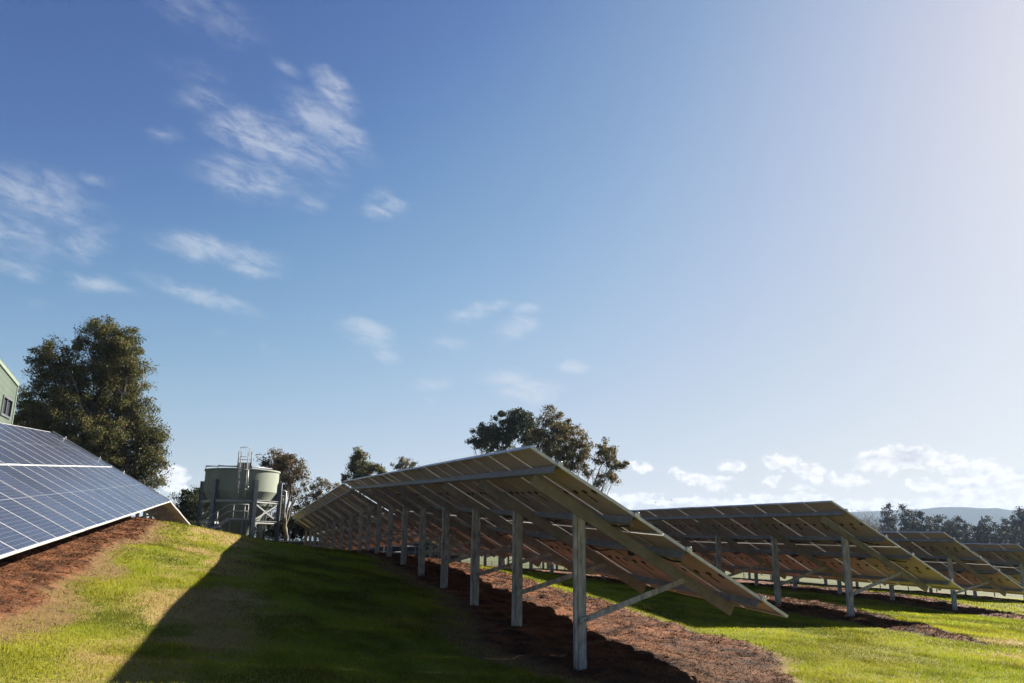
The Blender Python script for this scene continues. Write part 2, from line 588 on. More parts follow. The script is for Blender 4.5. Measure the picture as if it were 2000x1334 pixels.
# ------------------------------------------------------------------ terrain
CP = np.array([(10.8, 4.5, -1.57), (13.5, 4.55, -1.38), (16.3, 4.6, -1.2), (19, 4.6, -1.04), (21.8, 4.63, -.85), (24.5, 4.65, -.68), (30, 4.6, -.45), (35, 4.6, -.45), (45, 4.7, -.75), (58, 4.8, -1.1),
    (17.2, 14.3, -1.69), (19.9, 14.4, -1.63), (28, 14.4, -1.5), (38, 14.4, -1.42), (50, 14.4, -1.5),
    (23.2, 23.8, -2.09), (26, 23.7, -1.95), (36, 23.8, -1.85), (46, 23.8, -1.8),
    (29.5, 33.5, -2.28), (40, 33.5, -2.25), (52, 33.5, -2.25),
    (28.6, -2.2, .52), (20, -2.2, -.15), (11.3, -2.2, -.88), (6, -2.2, -1.25), (28.6, -5, .6), (20, -5, 0.0), (11.3, -5, -.65),
    (31, -.2, .1), (29, 1.9, -.2), (22, -.3, -.38), (13, -.5, -1.0), (36, -1, -.1), (44, -1, -.7), (55, 0, -1.3), (36, -5, .2), (50, -5, -.6),
    (0, 0, -1.75), (0, 8, -2.0), (0, -10, -1.3), (6, 16, -2.0), (12, -12, -.3), (28, -12, 1.0), (46, -12, .3), (60, -15, 0), (70, 5, -1.6), (60, 20, -1.8), (80, 30, -2.7), (60, 45, -3.0), (40, 52, -3.4), (20, 40, -2.8), (12, 26, -2.3), (100, 0, -3), (100, 50, -4.3)])


def _U(r2):
    return np.where(r2 > 0, .5 * r2 * np.log(np.maximum(r2, 1e-12)), 0)


def _tps():
    n = len(CP); xy = CP[:, :2]
    K = _U(((xy[:, None] - xy[None]) ** 2).sum(-1)) + .5 * np.eye(n)
    P = np.c_[np.ones(n), xy]; A = np.zeros((n + 3, n + 3))
    A[:n, :n] = K; A[:n, n:] = P; A[n:, :n] = P.T
    return np.linalg.solve(A, np.r_[CP[:, 2], 0, 0, 0])


WT = _tps()
FAR_Z = -5.5


def ground_z(u, v):
    u = np.asarray(u, float); v = np.asarray(v, float)
    shp = np.broadcast(u, v).shape
    u = np.broadcast_to(u, shp).ravel(); v = np.broadcast_to(v, shp).ravel()
    out = np.full(len(u), FAR_Z)
    d = np.hypot(u - 40, v - 10)
    near = d < 130
    un, vn = u[near], v[near]
    z = np.zeros(len(un))
    for i in range(0, len(un), 20000):
        a, b = un[i:i + 20000], vn[i:i + 20000]
        r2 = (a[:, None] - CP[:, 0]) ** 2 + (b[:, None] - CP[:, 1]) ** 2
        z[i:i + 20000] = _U(r2) @ WT[:-3] + WT[-3] + WT[-2] * a + WT[-1] * b
    w = sstep(60, 128, d[near])
    out[near] = z * (1 - w) + FAR_Z * w
    return out.reshape(shp)


# mulch beds: (v0, v1, u start, u end)
BEDS = [(4.0, 8.15, 8.2, 62), (13.2, 17.2, 12.6, 66), (22.7, 27.0, 18.4, 72), (32.3, 36.6, 25.0, 78), (-13.0, -2.5, -4, 56)]


def bed_mask(u, v):
    """1 inside the bark mulch, and a wider mask for the dead grass beside it"""
    wob = (fbm(u * .5, v * .5, 5, 4) - .5) * 1.1 + (fbm(u * 3, v * 3, 9, 3) - .5) * .55
    mul = np.zeros_like(u); dead = np.zeros_like(u)
    for k, (v0, v1, u0, u1) in enumerate(BEDS):
        taper = np.clip((u - u0) / 4.0, 0, 1)
        top = np.minimum(v1 + 1.0, v0 + 1.2 + (u - u0) * .34) if 0 < k < 4 else np.full_like(u, v1)
        low = np.interp(u, [8, 15, 21], [2.8, 4.15, 4.5]) if k == 0 else np.full_like(u, v0)
        c = (low + top) / 2; h = (top - low) / 2
        hh = h * (taper ** .5 if k < 4 else 1)
        dd = np.minimum(hh - np.abs(v - c), u1 - u) + wob * .55
        if k < 4:
            dd = np.minimum(dd, (u - u0) * .8 + wob)
        mul = np.maximum(mul, sstep(-.12, .14, dd))
        wd = .55 if k == 0 else (.45 if k == 4 else .06)
        # only the low, left side of the front bed and the edge of the left bed have a wide dead strip
        ext = dd + np.where(v < c, wd, .12) if k == 0 else dd + wd
        dead = np.maximum(dead, sstep(-.25, .3, ext + wob * .6))
    return mul, dead


def straw_mask(u, v):
    s = sstep(.41, .60, fbm(u * .55, v * .8, 21, 4) + .07 * np.exp(-((v - .4) / 1.1) ** 2))
    s2 = sstep(.5, .72, fbm(u * 2.2, v * 2.2, 33, 3))
    patch = .9 * np.exp(-(((u - 13.3) / .8) ** 2 + ((v - 14.8) / 1.0) ** 2)) + .8 * np.exp(-(((u - 11.6) / .35) ** 2 + ((v - 12.9) / .5) ** 2))
    lane = sstep(1.0, -.4, v) * sstep(-2.2, -1.2, v)        # drier lane left of the front row; straw fades to darken the array's shadow
    lush = np.exp(-((v + 1.7) / .3) ** 2)          # greener strip along the dead edge
    return np.clip((s * (.10 + .66 * lane) + s2 * (.12 + .36 * lane) + .16 * lane) * (1 - .75 * lush) + patch, 0, 1)


def grid_axis(a, b, step, lim_lo, lim_hi, grow=1.16):
    xs = list(np.arange(a, b + 1e-6, step))
    s = step; x = xs[-1]
    while x < lim_hi:
        s *= grow; x += s; xs.append(x)
    s = step; x = xs[0]
    lo = []
    while x > lim_lo:
        s *= grow; x -= s; lo.append(x)
    return np.array(lo[::-1] + xs)


def mulch_bump(u, v, mul):
    return mul * ((fbm(u * 2.3, v * 2.3, 61, 4) - .42) * .20 + (fbm(u * 9, v * 9, 71, 2) - .5) * .05 + .02)


GRASS_A = np.array([.084, .117, .007]); GRASS_B = np.array([.196, .182, .012]); STRAW = np.array([.26, .185, .068])
MULCH_A = np.array([.026, .0115, .006]); MULCH_B = np.array([.15, .061, .028]); DEAD = np.array([.125, .08, .033])


def build_ground():
    us = grid_axis(6.5, 40, .14, -7000, 7000)
    vs = grid_axis(-4.5, 30, .14, -7000, 7000)
    u, v = np.meshgrid(us, vs, indexing='ij')
    z = ground_z(u, v)
    mul, dead = bed_mask(u, v)
    near = (np.hypot(u, v) < 90)
    mul *= near; dead *= near
    z = z + mulch_bump(u, v, mul)
    st = straw_mask(u, v)
    g = fbm(u * .9, v * .9, 41, 4)[..., None]
    c = GRASS_A * (1 - g) + GRASS_B * g
    # bare thatch between the blades is browner than the blades themselves
    c = c * .7 + np.array([.085, .062, .02]) * .3
    c = c * (1 - st[..., None]) + STRAW * .8 * st[..., None]
    dist = np.hypot(u, v)
    dry = sstep(75, 100, dist)[..., None]
    c = c * (1 - dry) + (np.array([.06, .066, .018]) * (.7 + .5 * fbm(u * .05, v * .05, 81, 3)[..., None])) * dry
    dn = fbm(u * 4, v * 4, 51, 3)[..., None]
    c = c * (1 - dead[..., None]) + DEAD * (.6 + .7 * dn) * dead[..., None]
    mn = sstep(.3, .7, fbm(u * 5, v * 5, 91, 3))[..., None]
    c = c * (1 - mul[..., None]) + (MULCH_A * (1 - mn) + MULCH_B * mn) * mul[..., None]
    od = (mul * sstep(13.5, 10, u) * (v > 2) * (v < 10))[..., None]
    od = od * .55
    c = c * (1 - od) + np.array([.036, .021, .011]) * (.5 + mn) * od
    P = u[..., None] * RR + v[..., None] * NN; P[..., 2] = z
    nu, nv = u.shape
    i = np.arange(nu * nv).reshape(nu, nv)
    F = np.stack([i[:-1, :-1], i[:-1, 1:], i[1:, 1:], i[1:, :-1]], -1).reshape(-1, 4)[:, ::-1]
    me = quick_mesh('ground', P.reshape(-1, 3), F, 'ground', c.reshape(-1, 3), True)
    o = link('ground', me)
    tag(o, kind='structure', label='grassy slope with strips of red bark mulch', cat='ground')


build_ground()


def build_hills():
    # low wooded range along the horizon, its skyline read off the photograph
    D = 4200.0
    prof = [(-200, 1020), (300, 1018), (900, 1004), (1150, 1002), (1215, 999), (1300, 1000), (1450, 1002), (1600, 1003), (1680, 999), (1770, 996), (1830, 992), (1885, 990.5), (1930, 993), (1975, 997), (2050, 1000), (2200, 1004), (2600, 1010)]
    xs = np.linspace(-200, 2600, 220)
    ys = np.interp(xs, [p[0] for p in prof], [p[1] for p in prof]) + (fbm(xs * .02, xs * 0, 3, 3) - .5) * 3.0 + (fbm(xs * .12, xs * 0, 8, 3) - .5) * 1.0
    V = []; nr = 9
    for x, y in zip(xs, ys):
        q = pix(x, y, D); h = q[2] - FAR_Z + 6
        dirn = q[:2] / np.hypot(*q[:2])
        for k in range(nr):
            t = k / (nr - 1)
            w = math.sin(math.pi * t) ** 1.3
            n_ = (fbm(np.array([x * .01]), np.array([t * 4]), 5, 3)[0] - .5) * .25 * w * (1 if k != nr // 2 else 0)
            dd = D - 1500 + 3000 * t
            V.append((dirn[0] * dd, dirn[1] * dd, FAR_Z - 6 + h * (w + n_)))
    V = np.array(V); n = len(xs)
    i = np.arange(n * nr).reshape(n, nr)
    F = np.stack([i[:-1, :-1], i[:-1, 1:], i[1:, 1:], i[1:, :-1]], -1).reshape(-1, 4)
    o = link('hills', quick_mesh('hills', V, F, 'hill', None, True))
    tag(o, kind='structure', label='long low range of hills on the horizon', cat='hills')


build_hills()

# ------------------------------------------------------------------ solar arrays
W = 1.01
LH = 2.135
PURL = (.455, 1.689, 2.55, 3.818)


def c_section(w, h, lip, t):
    """C profile: web on y=0 spanning x, flanges towards +y"""
    a = w / 2
    return [(-a, 0), (a, 0), (a, h), (a - lip, h), (a - lip, h - t), (a - t, h - t), (a - t, t), (-a + t, t), (-a + t, h - t), (-a + lip, h - t), (-a + lip, h), (-a, h)]


def sigma_section(w, h, lip, t, gx=-.038, gw=.009, gd=.014):
    """C profile whose web carries a pressed groove"""
    a = w / 2
    return [(-a, 0), (gx - gw, 0), (gx - gw * .4, gd), (gx + gw * .4, gd), (gx + gw, 0), (a - .012, 0), (a - .010, gd * .5), (a - .006, gd * .5), (a - .004, 0), (a, 0), (a, h), (a - lip, h), (a - lip, h - t), (a - t, h - t), (a - t, gd + t), (-a + t, gd + t), (-a + t, h - t), (-a + lip, h - t), (-a + lip, h), (-a, h)]


def panel_meshes():
    lx, ly = LH - .02, W - .02
    b = MB()                                             # laminate: glass face up, backsheet down
    hx, hy = lx / 2 - .003, ly / 2 - .003
    z0, z1 = -.012, -.004
    V = [(-hx, -hy, z0), (hx, -hy, z0), (hx, hy, z0), (-hx, hy, z0), (-hx, -hy, z1), (hx, -hy, z1), (hx, hy, z1), (-hx, hy, z1)]
    b.add(V, [(4, 5, 6, 7)], 0); b.add(V, [(3, 2, 1, 0), (0, 1, 5, 4), (1, 2, 6, 5), (2, 3, 7, 6), (3, 0, 4, 7)], 1)
    lam = b.mesh('solar_panel', ['solar_cells', 'backsheet'])
    f = MB()                                             # frame: four rails 40 mm deep with a bottom return flange
    t = .011; d = .04
    for sx in (-1, 1):
        f.box((sx * (lx / 2 - t / 2), 0, -d / 2), (t / 2, ly / 2, d / 2))
        f.box((sx * (lx / 2 - t - .012), 0, -d + .0015), (.012, ly / 2 - t, .0015))
    for sy in (-1, 1):
        f.box((0, sy * (ly / 2 - t / 2), -d / 2 - .0004), (lx / 2 - t, t / 2, d / 2 - .0006))
        f.box((0, sy * (ly / 2 - t - .012), -d + .002), (lx / 2 - .035, .012, .0015))
    fr = f.mesh('frame', 'aluminium')
    j = MB()
    j.box((0, 0, -.022), (.030, .034, .010)); j.tube([(.02, .03, -.024), (.06, .045, -.028), (.09, .04, -.02)], .003, 5)
    jb = j.mesh('junction_box', 'black_plastic')
    s = MB(); s.box((0, 0, -.0131), (.075, .04, .0008))
    lb = s.mesh('rating_label', 'black_plastic')
    return lam, fr, jb, lb


PANEL, FRAME, JBOX, RLABEL = panel_meshes()


def mat4(ax, ay, az, loc):
    return Matrix(((ax[0], ay[0], az[0], loc[0]), (ax[1], ay[1], az[1], loc[1]), (ax[2], ay[2], az[2], loc[2]), (0, 0, 0, 1)))


def solar_table(Q, az, inc, tilt, label, ncol=24, detail=2, z_drop=0.0):
    """Q: top corner at the near end. Two rows of portrait modules on four purlins, nine rafters, nine posts."""
    Q = np.asarray(Q, float)
    r = np.array([-math.sin(az) * math.cos(inc), math.cos(az) * math.cos(inc), math.sin(inc)])
    n = np.array([math.cos(az), math.sin(az), 0.0])
    up = np.cross(n, r)
    s = math.cos(tilt) * n - math.sin(tilt) * up
    N = math.sin(tilt) * n + math.cos(tilt) * up
    PO = np.array([.80 + 2.76 * k for k in range(9)]) * W * ncol / 24
    VP = 1.13
    p0 = Q + r * PO[0] + s * VP
    bu, bv = to_uv(p0)
    base = np.array([p0[0], p0[1], float(ground_z(bu, bv))])
    root = empty('solar_array', base, label, 'solar array', 'solar arrays in rows on the slope')

    def L3(P):
        return np.asarray(P) - base

    # modules
    for row in range(2):
        for c in range(ncol):
            ctr = Q + s * (LH * (row + .5)) + r * (W * (c + .5)) + N * rng.uniform(-.004, .004)
            ta, tb = rng.normal(0, .0012, 2)
            ax = s + N * ta; ax /= np.linalg.norm(ax)
            ay = r + N * tb; ay -= ax * (ay @ ax); ay /= np.linalg.norm(ay)
            azv = np.cross(ax, ay)
            p = link('solar_panel', PANEL, root, mat4(ax, ay, azv, L3(ctr)))
            link('frame', FRAME, p)
            if detail >= 2:
                for q in (-.33, 0, .33):
                    link('junction_box', JBOX, p, Matrix.Translation((0.02, q, 0)))
                link('rating_label', RLABEL, p, Matrix.Translation((.22, .12, 0)))
    Lr = W * ncol
    # purlins: C channels, web facing up the slope
    for pv in PURL:
        b = MB()
        a = Q + s * (pv - .028) - N * .0935
        b.prism(c_section(.105, .058, .016, .004), L3(a + r * .03), L3(a + r * (Lr + .02)), N, s)
        b.build('purlin', 'purlin_steel', root)
        if detail >= 1:
            for e in (-.012, Lr - .004):                  # end clamps on the frame edge
                b = MB()
                c0 = Q + s * pv + r * (e + .004)
                b.box(L3(c0 - N * .016), (.035, .014, .024), (s, r, N))
                b.box(L3(c0 + r * (.012 if e < 1 else -.012) + N * .010), (.03, .03, .003), (s, r, N))
                b.tube([L3(c0 + N * .006), L3(c0 + N * .034)], .012, 6)
                b.build('clamp', 'clamp_metal', root)
    # rafters, posts, braces
    cosang = N[2]
    for k, po in enumerate(PO):
        b = MB()
        a = Q + r * (po - .05) - N * (.148 + .075)
        b.prism(c_section(.15, .062, .018, .0045), L3(a + s * .44), L3(a + s * 3.94), N, r)
        raf = b.build('rafter', 'galvanised_beam', root)
        # post
        pc = Q + r * po + s * VP
        pu, pv_ = to_uv(pc)
        gz = float(ground_z(pu, pv_))
        rh = np.array([-math.sin(az), math.cos(az), 0.0])
        sec = sigma_section(.165, .066, .018, .005)
        lo = []; hi = []
        for (x, y) in sec:
            P = np.array([pc[0], pc[1], 0]) + n * x + rh * (y - .033 + .025)
            dz = (N @ (Q - P) - .30 + .05) / N[2]
            lo.append(L3([P[0], P[1], gz - .3])); hi.append(L3([P[0], P[1], dz]))
        m_ = len(sec)
        b = MB()
        b.add(lo + hi, [(i, (i + 1) % m_, m_ + (i + 1) % m_, m_ + i) for i in range(m_)] + [tuple(range(m_))[::-1], tuple(range(m_, 2 * m_))])
        # bolted cleat plate at the head
        top = np.array([pc[0], pc[1], 0]); ztop = (N @ (Q - top) - .27) / N[2]
        b.build('post', 'galvanised', root)
        # brace: channel from the post up to the rafter
        A = np.array([pc[0], pc[1], gz + .60]) + n * .03 - rh * .035
        B = Q + r * (po - .05) + s * 3.08 - N * .232
        dv = (B - A) / np.linalg.norm(B - A)
        side = np.cross(dv, rh); side /= np.linalg.norm(side)
        b = MB()
        b.prism(c_section(.072, .036, .01, .004), L3(A - dv * .06 - rh * .036), L3(B + dv * .04 - rh * .036 * 0), side, rh)
        br = b.build('brace', 'galvanised', root)
        if detail >= 2:
            for tpos in (.0, .04):
                bb = MB()
                c0 = A + dv * tpos - rh * .036
                bb.tube([L3(c0 + rh * .004), L3(c0 - rh * .012)], .010, 6)
                bb.build('bolt', 'dark_steel', br)
            for tpos in (.62, .70):
                bb = MB()
                c0 = Q + r * (po - .05) + s * (2.62 + tpos) - N * (.20 + .03 * (tpos > .65))
                bb.tube([L3(c0 + r * .004), L3(c0 - r * .012)], .010, 6)
                bb.build('bolt', 'dark_steel', raf)
    # cables tied under the middle purlins
    if detail >= 1:
        for pv in (PURL[1] - .02, PURL[2] - .02):
            us = np.arange(.2, Lr - .2, .16)
            ph = rng.uniform(0, 6)
            sag = .016 * np.sin(us * 2.1 + ph) + .012 * np.sin(us * 5.3 + ph * 2) + .05 * (np.sin(us * math.pi / (2.72 * W) + 1.2) ** 8)
            path = [L3(Q + r * uu + s * (pv + .08 + .012 * math.sin(uu * 3)) - N * (.115 + sg)) for uu, sg in zip(us, sag)]
            b = MB(); b.tube(path, .014, 6)
            b.build('cable', 'black_plastic', root)
            for uu in np.arange(1.6, Lr - 1, 2.74):
                b2 = MB()
                c0 = Q + r * (uu + rng.uniform(-.1, .1)) + s * (pv + .04) - N * .15
                for q in range(3):
                    a0 = rng.uniform(-.2, .2, 6)
                    pts = [L3(c0 + r * (.15 * math.cos(w) + a0[0] * .15) + s * (.035 * math.sin(w)) - N * (.02 * math.sin(2 * w) + .012 * q)) for w in np.linspace(0, 2 * math.pi, 12)]
                    b2.tube(pts, .009, 5)
                b2.build('cable_loop', 'black_plastic', root)
    return root


AZR = AZ
d2 = math.radians
T_FRONT = solar_table((.259, 10.244, 1.216), AZ + d2(-.91), d2(2.78), d2(29.66 + .09), 'large nearest solar array seen from beneath, mounted on posts in red mulch')
T_FRONT_B = solar_table((-6.885, 33.789, 2.34), AZ + d2(1.57), d2(-1.63), d2(29.66 + 2.69), 'solar array sloping down beyond the far end of the nearest array, beside the tank', detail=1)
# left array: its far top corner was measured, so step back 24 modules
azL, incL = AZ + d2(-1.12), d2(4.53)
rL = np.array([-math.sin(azL) * math.cos(incL), math.cos(azL) * math.cos(incL), math.sin(incL)])
QL = np.array([-14.472, 25.38, 3.235]) - rL * (24 * W)
solar_table(QL, azL, incL, d2(29.66 - .93), 'solar array at left showing its blue glass face and white frames', detail=1)
QLb = np.array([-14.472, 25.38, 3.235]) + rL * .42 + np.array([-.03, 0, .06])
solar_table(QLb, AZ + d2(-.6), d2(-3.2), d2(29.4), 'solar array behind the blue-faced array, only its tan lower corner showing', detail=1)
solar_table((7.547, 19.292, 1.068), AZ + d2(.81), d2(.64), d2(29.66 - 1.22), 'second solar array from the front, whose near end stands just right of the nearest array')
r2 = uv(16.04 + 24 * W + .45, 13.11, 1.068 + 24 * W * math.sin(d2(.64)))
solar_table(r2 + NN * -.3, AZ + d2(.81), d2(-.6), d2(28.4), 'solar array continuing beyond the far end of the second array', detail=0)
solar_table((14.607, 27.906, .545), AZ + d2(1.25), d2(.79), d2(29.66 - .64), 'third solar array from the front, partly hidden behind the second array')
solar_table(uv(22.07 + 24 * W + .45, 22.47 - .5, .545 + .33), AZ + d2(1.25), d2(-.3), d2(29), 'solar array continuing beyond the far end of the third array', detail=0)
solar_table((22.69, 37.209, .232), AZ + d2(-1.35), d2(.36), d2(29.66), 'farthest right solar array, cut by the right edge of the photo')
solar_table(uv(28.45 + 24 * W + .45, 33.0, .232 + .15), AZ + d2(-.5), d2(-.2), d2(29.6), 'solar array continuing beyond the far end of the array at the right edge', detail=0)


# ------------------------------------------------------------------ vegetation on the ground
def in_view(P, margin=.12):
    q = np.stack([P @ CR, P @ CU, P @ FWD], -1)
    x = q[:, 0] / q[:, 2] * FPX / 1000; y = q[:, 1] / q[:, 2] * FPX / 667
    return (q[:, 2] > 1) & (np.abs(x) < 1 + margin) & (y > -1 - margin)


def build_grass():
    rings = [(7.5, 12, 5200, .0036, .034), (12, 17, 3000, .0048, .036), (17, 24, 1500, .007, .038), (24, 34, 620, .011, .042), (34, 50, 200, .019, .05)]
    allV = []; allC = []
    for d0, d1, dens, w, h in rings:
        a0, a1 = -.72, .72
        n = int(dens * (d1 ** 2 - d0 ** 2) * (a1 - a0) / 2)
        rr_ = np.sqrt(rng.uniform(d0 ** 2, d1 ** 2, n)); aa = rng.uniform(a0, a1, n)
        x = rr_ * np.sin(aa); y = rr_ * np.cos(aa)
        P = np.stack([x, y, np.zeros(n)], -1)
        u, v = to_uv(P)
        mul, dead = bed_mask(u, v)
        keep = (mul < .35) & (v > -6) & (v < 45)
        # crowns are thinner on dead ground
        keep &= rng.random(n) > dead * .55
        keep &= rng.random(n) < .45 + .75 * fbm(u * 2.5, v * 2.5, 19, 3)
        P = P[keep]; u = u[keep]; v = v[keep]; dead = dead[keep]
        P[:, 2] = ground_z(u, v) - .004
        k2 = in_view(P); P = P[k2]; u = u[k2]; v = v[k2]; dead = dead[k2]
        n = len(P)
        st = np.maximum(straw_mask(u, v), dead * .95)
        strawy = rng.random(n) < st * .9
        tall = .55 + .9 * fbm(u * 1.3, v * 1.3, 77, 3)
        tuft = sstep(.70, .78, fbm(u * 1.9, v * 1.9, 151, 3))
        hh = h * (tall + .9 * tuft) * rng.uniform(.6, 1.35, n) * np.where(strawy, .62, 1.0)
        th = rng.uniform(0, 2 * math.pi, n)
        side = np.stack([np.cos(th), np.sin(th), np.zeros(n)], -1)
        ln = rng.uniform(0, 2 * math.pi, n); la = rng.uniform(.15, .75, n) * np.where(strawy, 1.9, 1.0)
        tip = np.stack([np.cos(ln) * la, np.sin(ln) * la, np.ones(n)], -1); tip /= np.linalg.norm(tip, axis=1)[:, None]
        ww = (w * rng.uniform(.7, 1.4, n))[:, None]
        A = P - side * ww; B = P + side * ww; T = P + tip * hh[:, None]
        g = np.clip(fbm(u * .9, v * .9, 41, 4) + rng.normal(0, .16, n), 0, 1)[:, None]
        c = GRASS_A * (1 - g) + GRASS_B * g
        c = c * rng.uniform(.75, 1.3, n)[:, None] * (.62 + .76 * sstep(.3, .7, fbm(u * .7, v * 1.1, 131, 4)))[:, None]
        sc = STRAW * rng.uniform(.65, 1.25, n)[:, None]
        c = np.where(strawy[:, None], sc, c)
        allV.append(np.stack([A, B, T], 1).reshape(-1, 3)); allC.append(np.repeat(c, 3, 0))
    V = np.concatenate(allV); C = np.concatenate(allC)
    F = np.arange(len(V)).reshape(-1, 3)
    o = link('grass', quick_mesh('grass', V, F, 'grass_blade', C))
    tag(o, 'short green and straw coloured grass covering the slope between the arrays', 'grass', kind='stuff')


build_grass()


def build_mulch():
    V = []; C = []
    specs = [(0, 8.6, 36, 110000), (4, 7, 31, 110000), (1, 12.6, 34, 70000), (2, 18.5, 36, 30000)]
    for bed, u0, u1, n in specs:
        v0, v1 = BEDS[bed][:2]
        if bed == 4: v0 = -6.5
        if bed == 0: v0 = 3.0
        u = u0 + (u1 - u0) * rng.random(n) ** 1.7
        v = rng.uniform(v0 - .8, v1 + .8, n)
        mul, dead = bed_mask(u, v)
        k = rng.random(n) < np.maximum(mul, .16 * dead)
        u = u[k]; v = v[k]; mul = mul[k]; n = len(u)
        z = ground_z(u, v) + mulch_bump(u, v, mul)
        P = u[:, None] * RR + v[:, None] * NN; P[:, 2] = z + rng.uniform(-.004, .022, n)
        far = np.clip(np.hypot(P[:, 0], P[:, 1]) / 14, .8, 2.2)
        ln = rng.gamma(3, .009, n) * far ** .6; wd = rng.uniform(.002, .006, n) * far
        th = rng.uniform(0, 2 * math.pi, n); el = rng.normal(.12, .38, n)
        d = np.stack([np.cos(th) * np.cos(el), np.sin(th) * np.cos(el), np.sin(el)], -1)
        sd_ = np.stack([-np.sin(th), np.cos(th), rng.normal(0, .5, n)], -1); sd_ /= np.linalg.norm(sd_, axis=1)[:, None]
        a = d * ln[:, None]; b = sd_ * wd[:, None]
        V.append(np.stack([P - a - b, P + a - b * .4, P + a + b, P - a + b * .5], 1).reshape(-1, 3))
        t = rng.random(n)[:, None]
        c = MULCH_A * (1 - t) + MULCH_B * t
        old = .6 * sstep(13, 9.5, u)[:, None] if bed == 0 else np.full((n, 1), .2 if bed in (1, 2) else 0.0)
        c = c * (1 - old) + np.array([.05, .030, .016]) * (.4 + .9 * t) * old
        pale = rng.random(n) < .11
        c[pale] = np.array([.16, .105, .052]) * rng.uniform(.7, 1.2, pale.sum())[:, None]
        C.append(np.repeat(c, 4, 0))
    V = np.concatenate(V); C = np.concatenate(C)
    F = np.arange(len(V)).reshape(-1, 4)
    o = link('bark_mulch', quick_mesh('bark_mulch', V, F, 'mulch_chip', C))
    tag(o, 'loose red brown bark chips spread in strips under the solar arrays', 'mulch', kind='stuff')


build_mulch()


# ------------------------------------------------------------------ trees
def curve(a, b, n=7, bend=.12, sag=0.0):
    a = np.asarray(a, float); b = np.asarray(b, float)
    t = np.linspace(0, 1, n)[:, None]
    L_ = np.linalg.norm(b - a)
    off = rng.normal(0, 1, 3) * bend * L_
    p = a * (1 - t) + b * t + off * np.sin(math.pi * t)
    p[:, 2] += sag * L_ * np.sin(math.pi * t[:, 0])
    p[1:-1] += rng.normal(0, .012 * L_, (n - 2, 3))
    return p


LEAF_SETS = {
    'olive': ((.024, .031, .010), (.088, .086, .024), (.14, .108, .04)),
    'dark': ((.013, .02, .009), (.045, .055, .02), (.075, .068, .026)),
    'gum': ((.034, .036, .015), (.125, .10, .038), (.18, .13, .055)),
    'rust': ((.036, .03, .015), (.11, .075, .036), (.15, .09, .045)),
    'greygreen': ((.010, .014, .010), (.026, .031, .02), (.035, .037, .023)),
}


def leaf_cloud(centers, radii, n_per, size, pal, flat=.75, droop=.7):
    c0, c1, c2 = [np.array(c) for c in LEAF_SETS[pal]]
    m = len(centers); n = m * n_per
    ce = np.repeat(centers, n_per, 0); ra = np.repeat(radii, n_per)[:, None]
    off = np.clip(rng.normal(0, .42, (n, 3)), -.85, .85) * ra; off[:, 2] *= flat
    P = ce + off
    d = rng.normal(0, 1, (n, 3)); d[:, 2] -= droop; d /= np.linalg.norm(d, axis=1)[:, None]
    s = np.cross(d, rng.normal(0, 1, (n, 3))); s /= np.linalg.norm(s, axis=1)[:, None] + 1e-9
    l = (size * rng.uniform(.6, 1.4, n))[:, None]; w = l * .42
    V = np.stack([P - d * l * .5, P + s * w * .5, P + d * l * .5, P - s * w * .5], 1).reshape(-1, 3)
    tc_ = np.repeat(rng.random(m), n_per); t = np.clip(tc_ * .7 + rng.random(n) * .45, 0, 1)[:, None]
    c = c0 * (1 - t) + c1 * t
    rare = rng.random(n) < .12 + .2 * (tc_ > .75)
    c[rare] = c2 * rng.uniform(.7, 1.15, rare.sum())[:, None]
    return V, np.repeat(c, 4, 0)


def tree(name, label, base, fork, lobes, pal='olive', group=None, leaf=.14, clump=.55, n_per=55, dens=1.0, r0=.3, bark='bark', far=False, twigs=5, flat=.75):
    """base: trunk foot, fork: point where limbs part; lobes: (centre, half sizes 3)"""
    base = np.asarray(base, float); fork = np.asarray(fork, float)
    root = empty(name, base, label, 'tree', group)
    tr = MB()
    k = 5 if far else 8
    trunk = curve(base - (0, 0, .3), fork, 8, .03)
    tr.tube(trunk - base, np.linspace(r0, r0 * .62, 8), k)
    cs = []; rs = []
    big = max(np.prod(h) for _, h in lobes)
    for c, h in lobes:
        c = np.asarray(c, float); h = np.asarray(h, float)
        # limb leaves the trunk part way up, towards the lobe
        t0 = np.clip((c[2] - base[2]) / max(fork[2] - base[2], .1) * .45, .35, 1.0)
        st = trunk[int(t0 * 7)]
        rl = r0 * .5 * (np.prod(h) / big) ** .2
        limb = curve(st, c - np.array([0, 0, h[2] * .2]), 8, .08, .04)
        tr.tube(limb - base, np.linspace(rl, rl * .3, 8), k, cap=False)
        vol = h[0] * h[1] * h[2]
        m = max(6, int(dens * (4.2 if far else 2.3) * vol / clump ** 3))
        d = rng.normal(0, 1, (m, 3)); d /= np.linalg.norm(d, axis=1)[:, None]
        q = c + d * h * (rng.random(m) ** .45)[:, None]
        q += rng.normal(0, .12, (m, 3)) * h
        cs.append(q); rs.append(clump * rng.uniform(.55, 1.35, m))
        for j in range(min(m, twigs)):
            s0 = limb[rng.integers(3, 8)]
            tw = curve(s0, q[j], 5, .1)
            tr.tube(tw - base, np.linspace(rl * .28, rl * .06, 5), 4 if far else 5, cap=False)
    tr.build('trunk', bark, root)
    V, C = leaf_cloud(np.concatenate(cs), np.concatenate(rs), n_per if far else int(n_per * 1.9), leaf, pal, flat)
    V = V - base
    F = np.arange(len(V)).reshape(-1, 4)
    link('crown', quick_mesh('crown', V, F, 'far_leaf' if far else 'leaf', C), root)
    return root


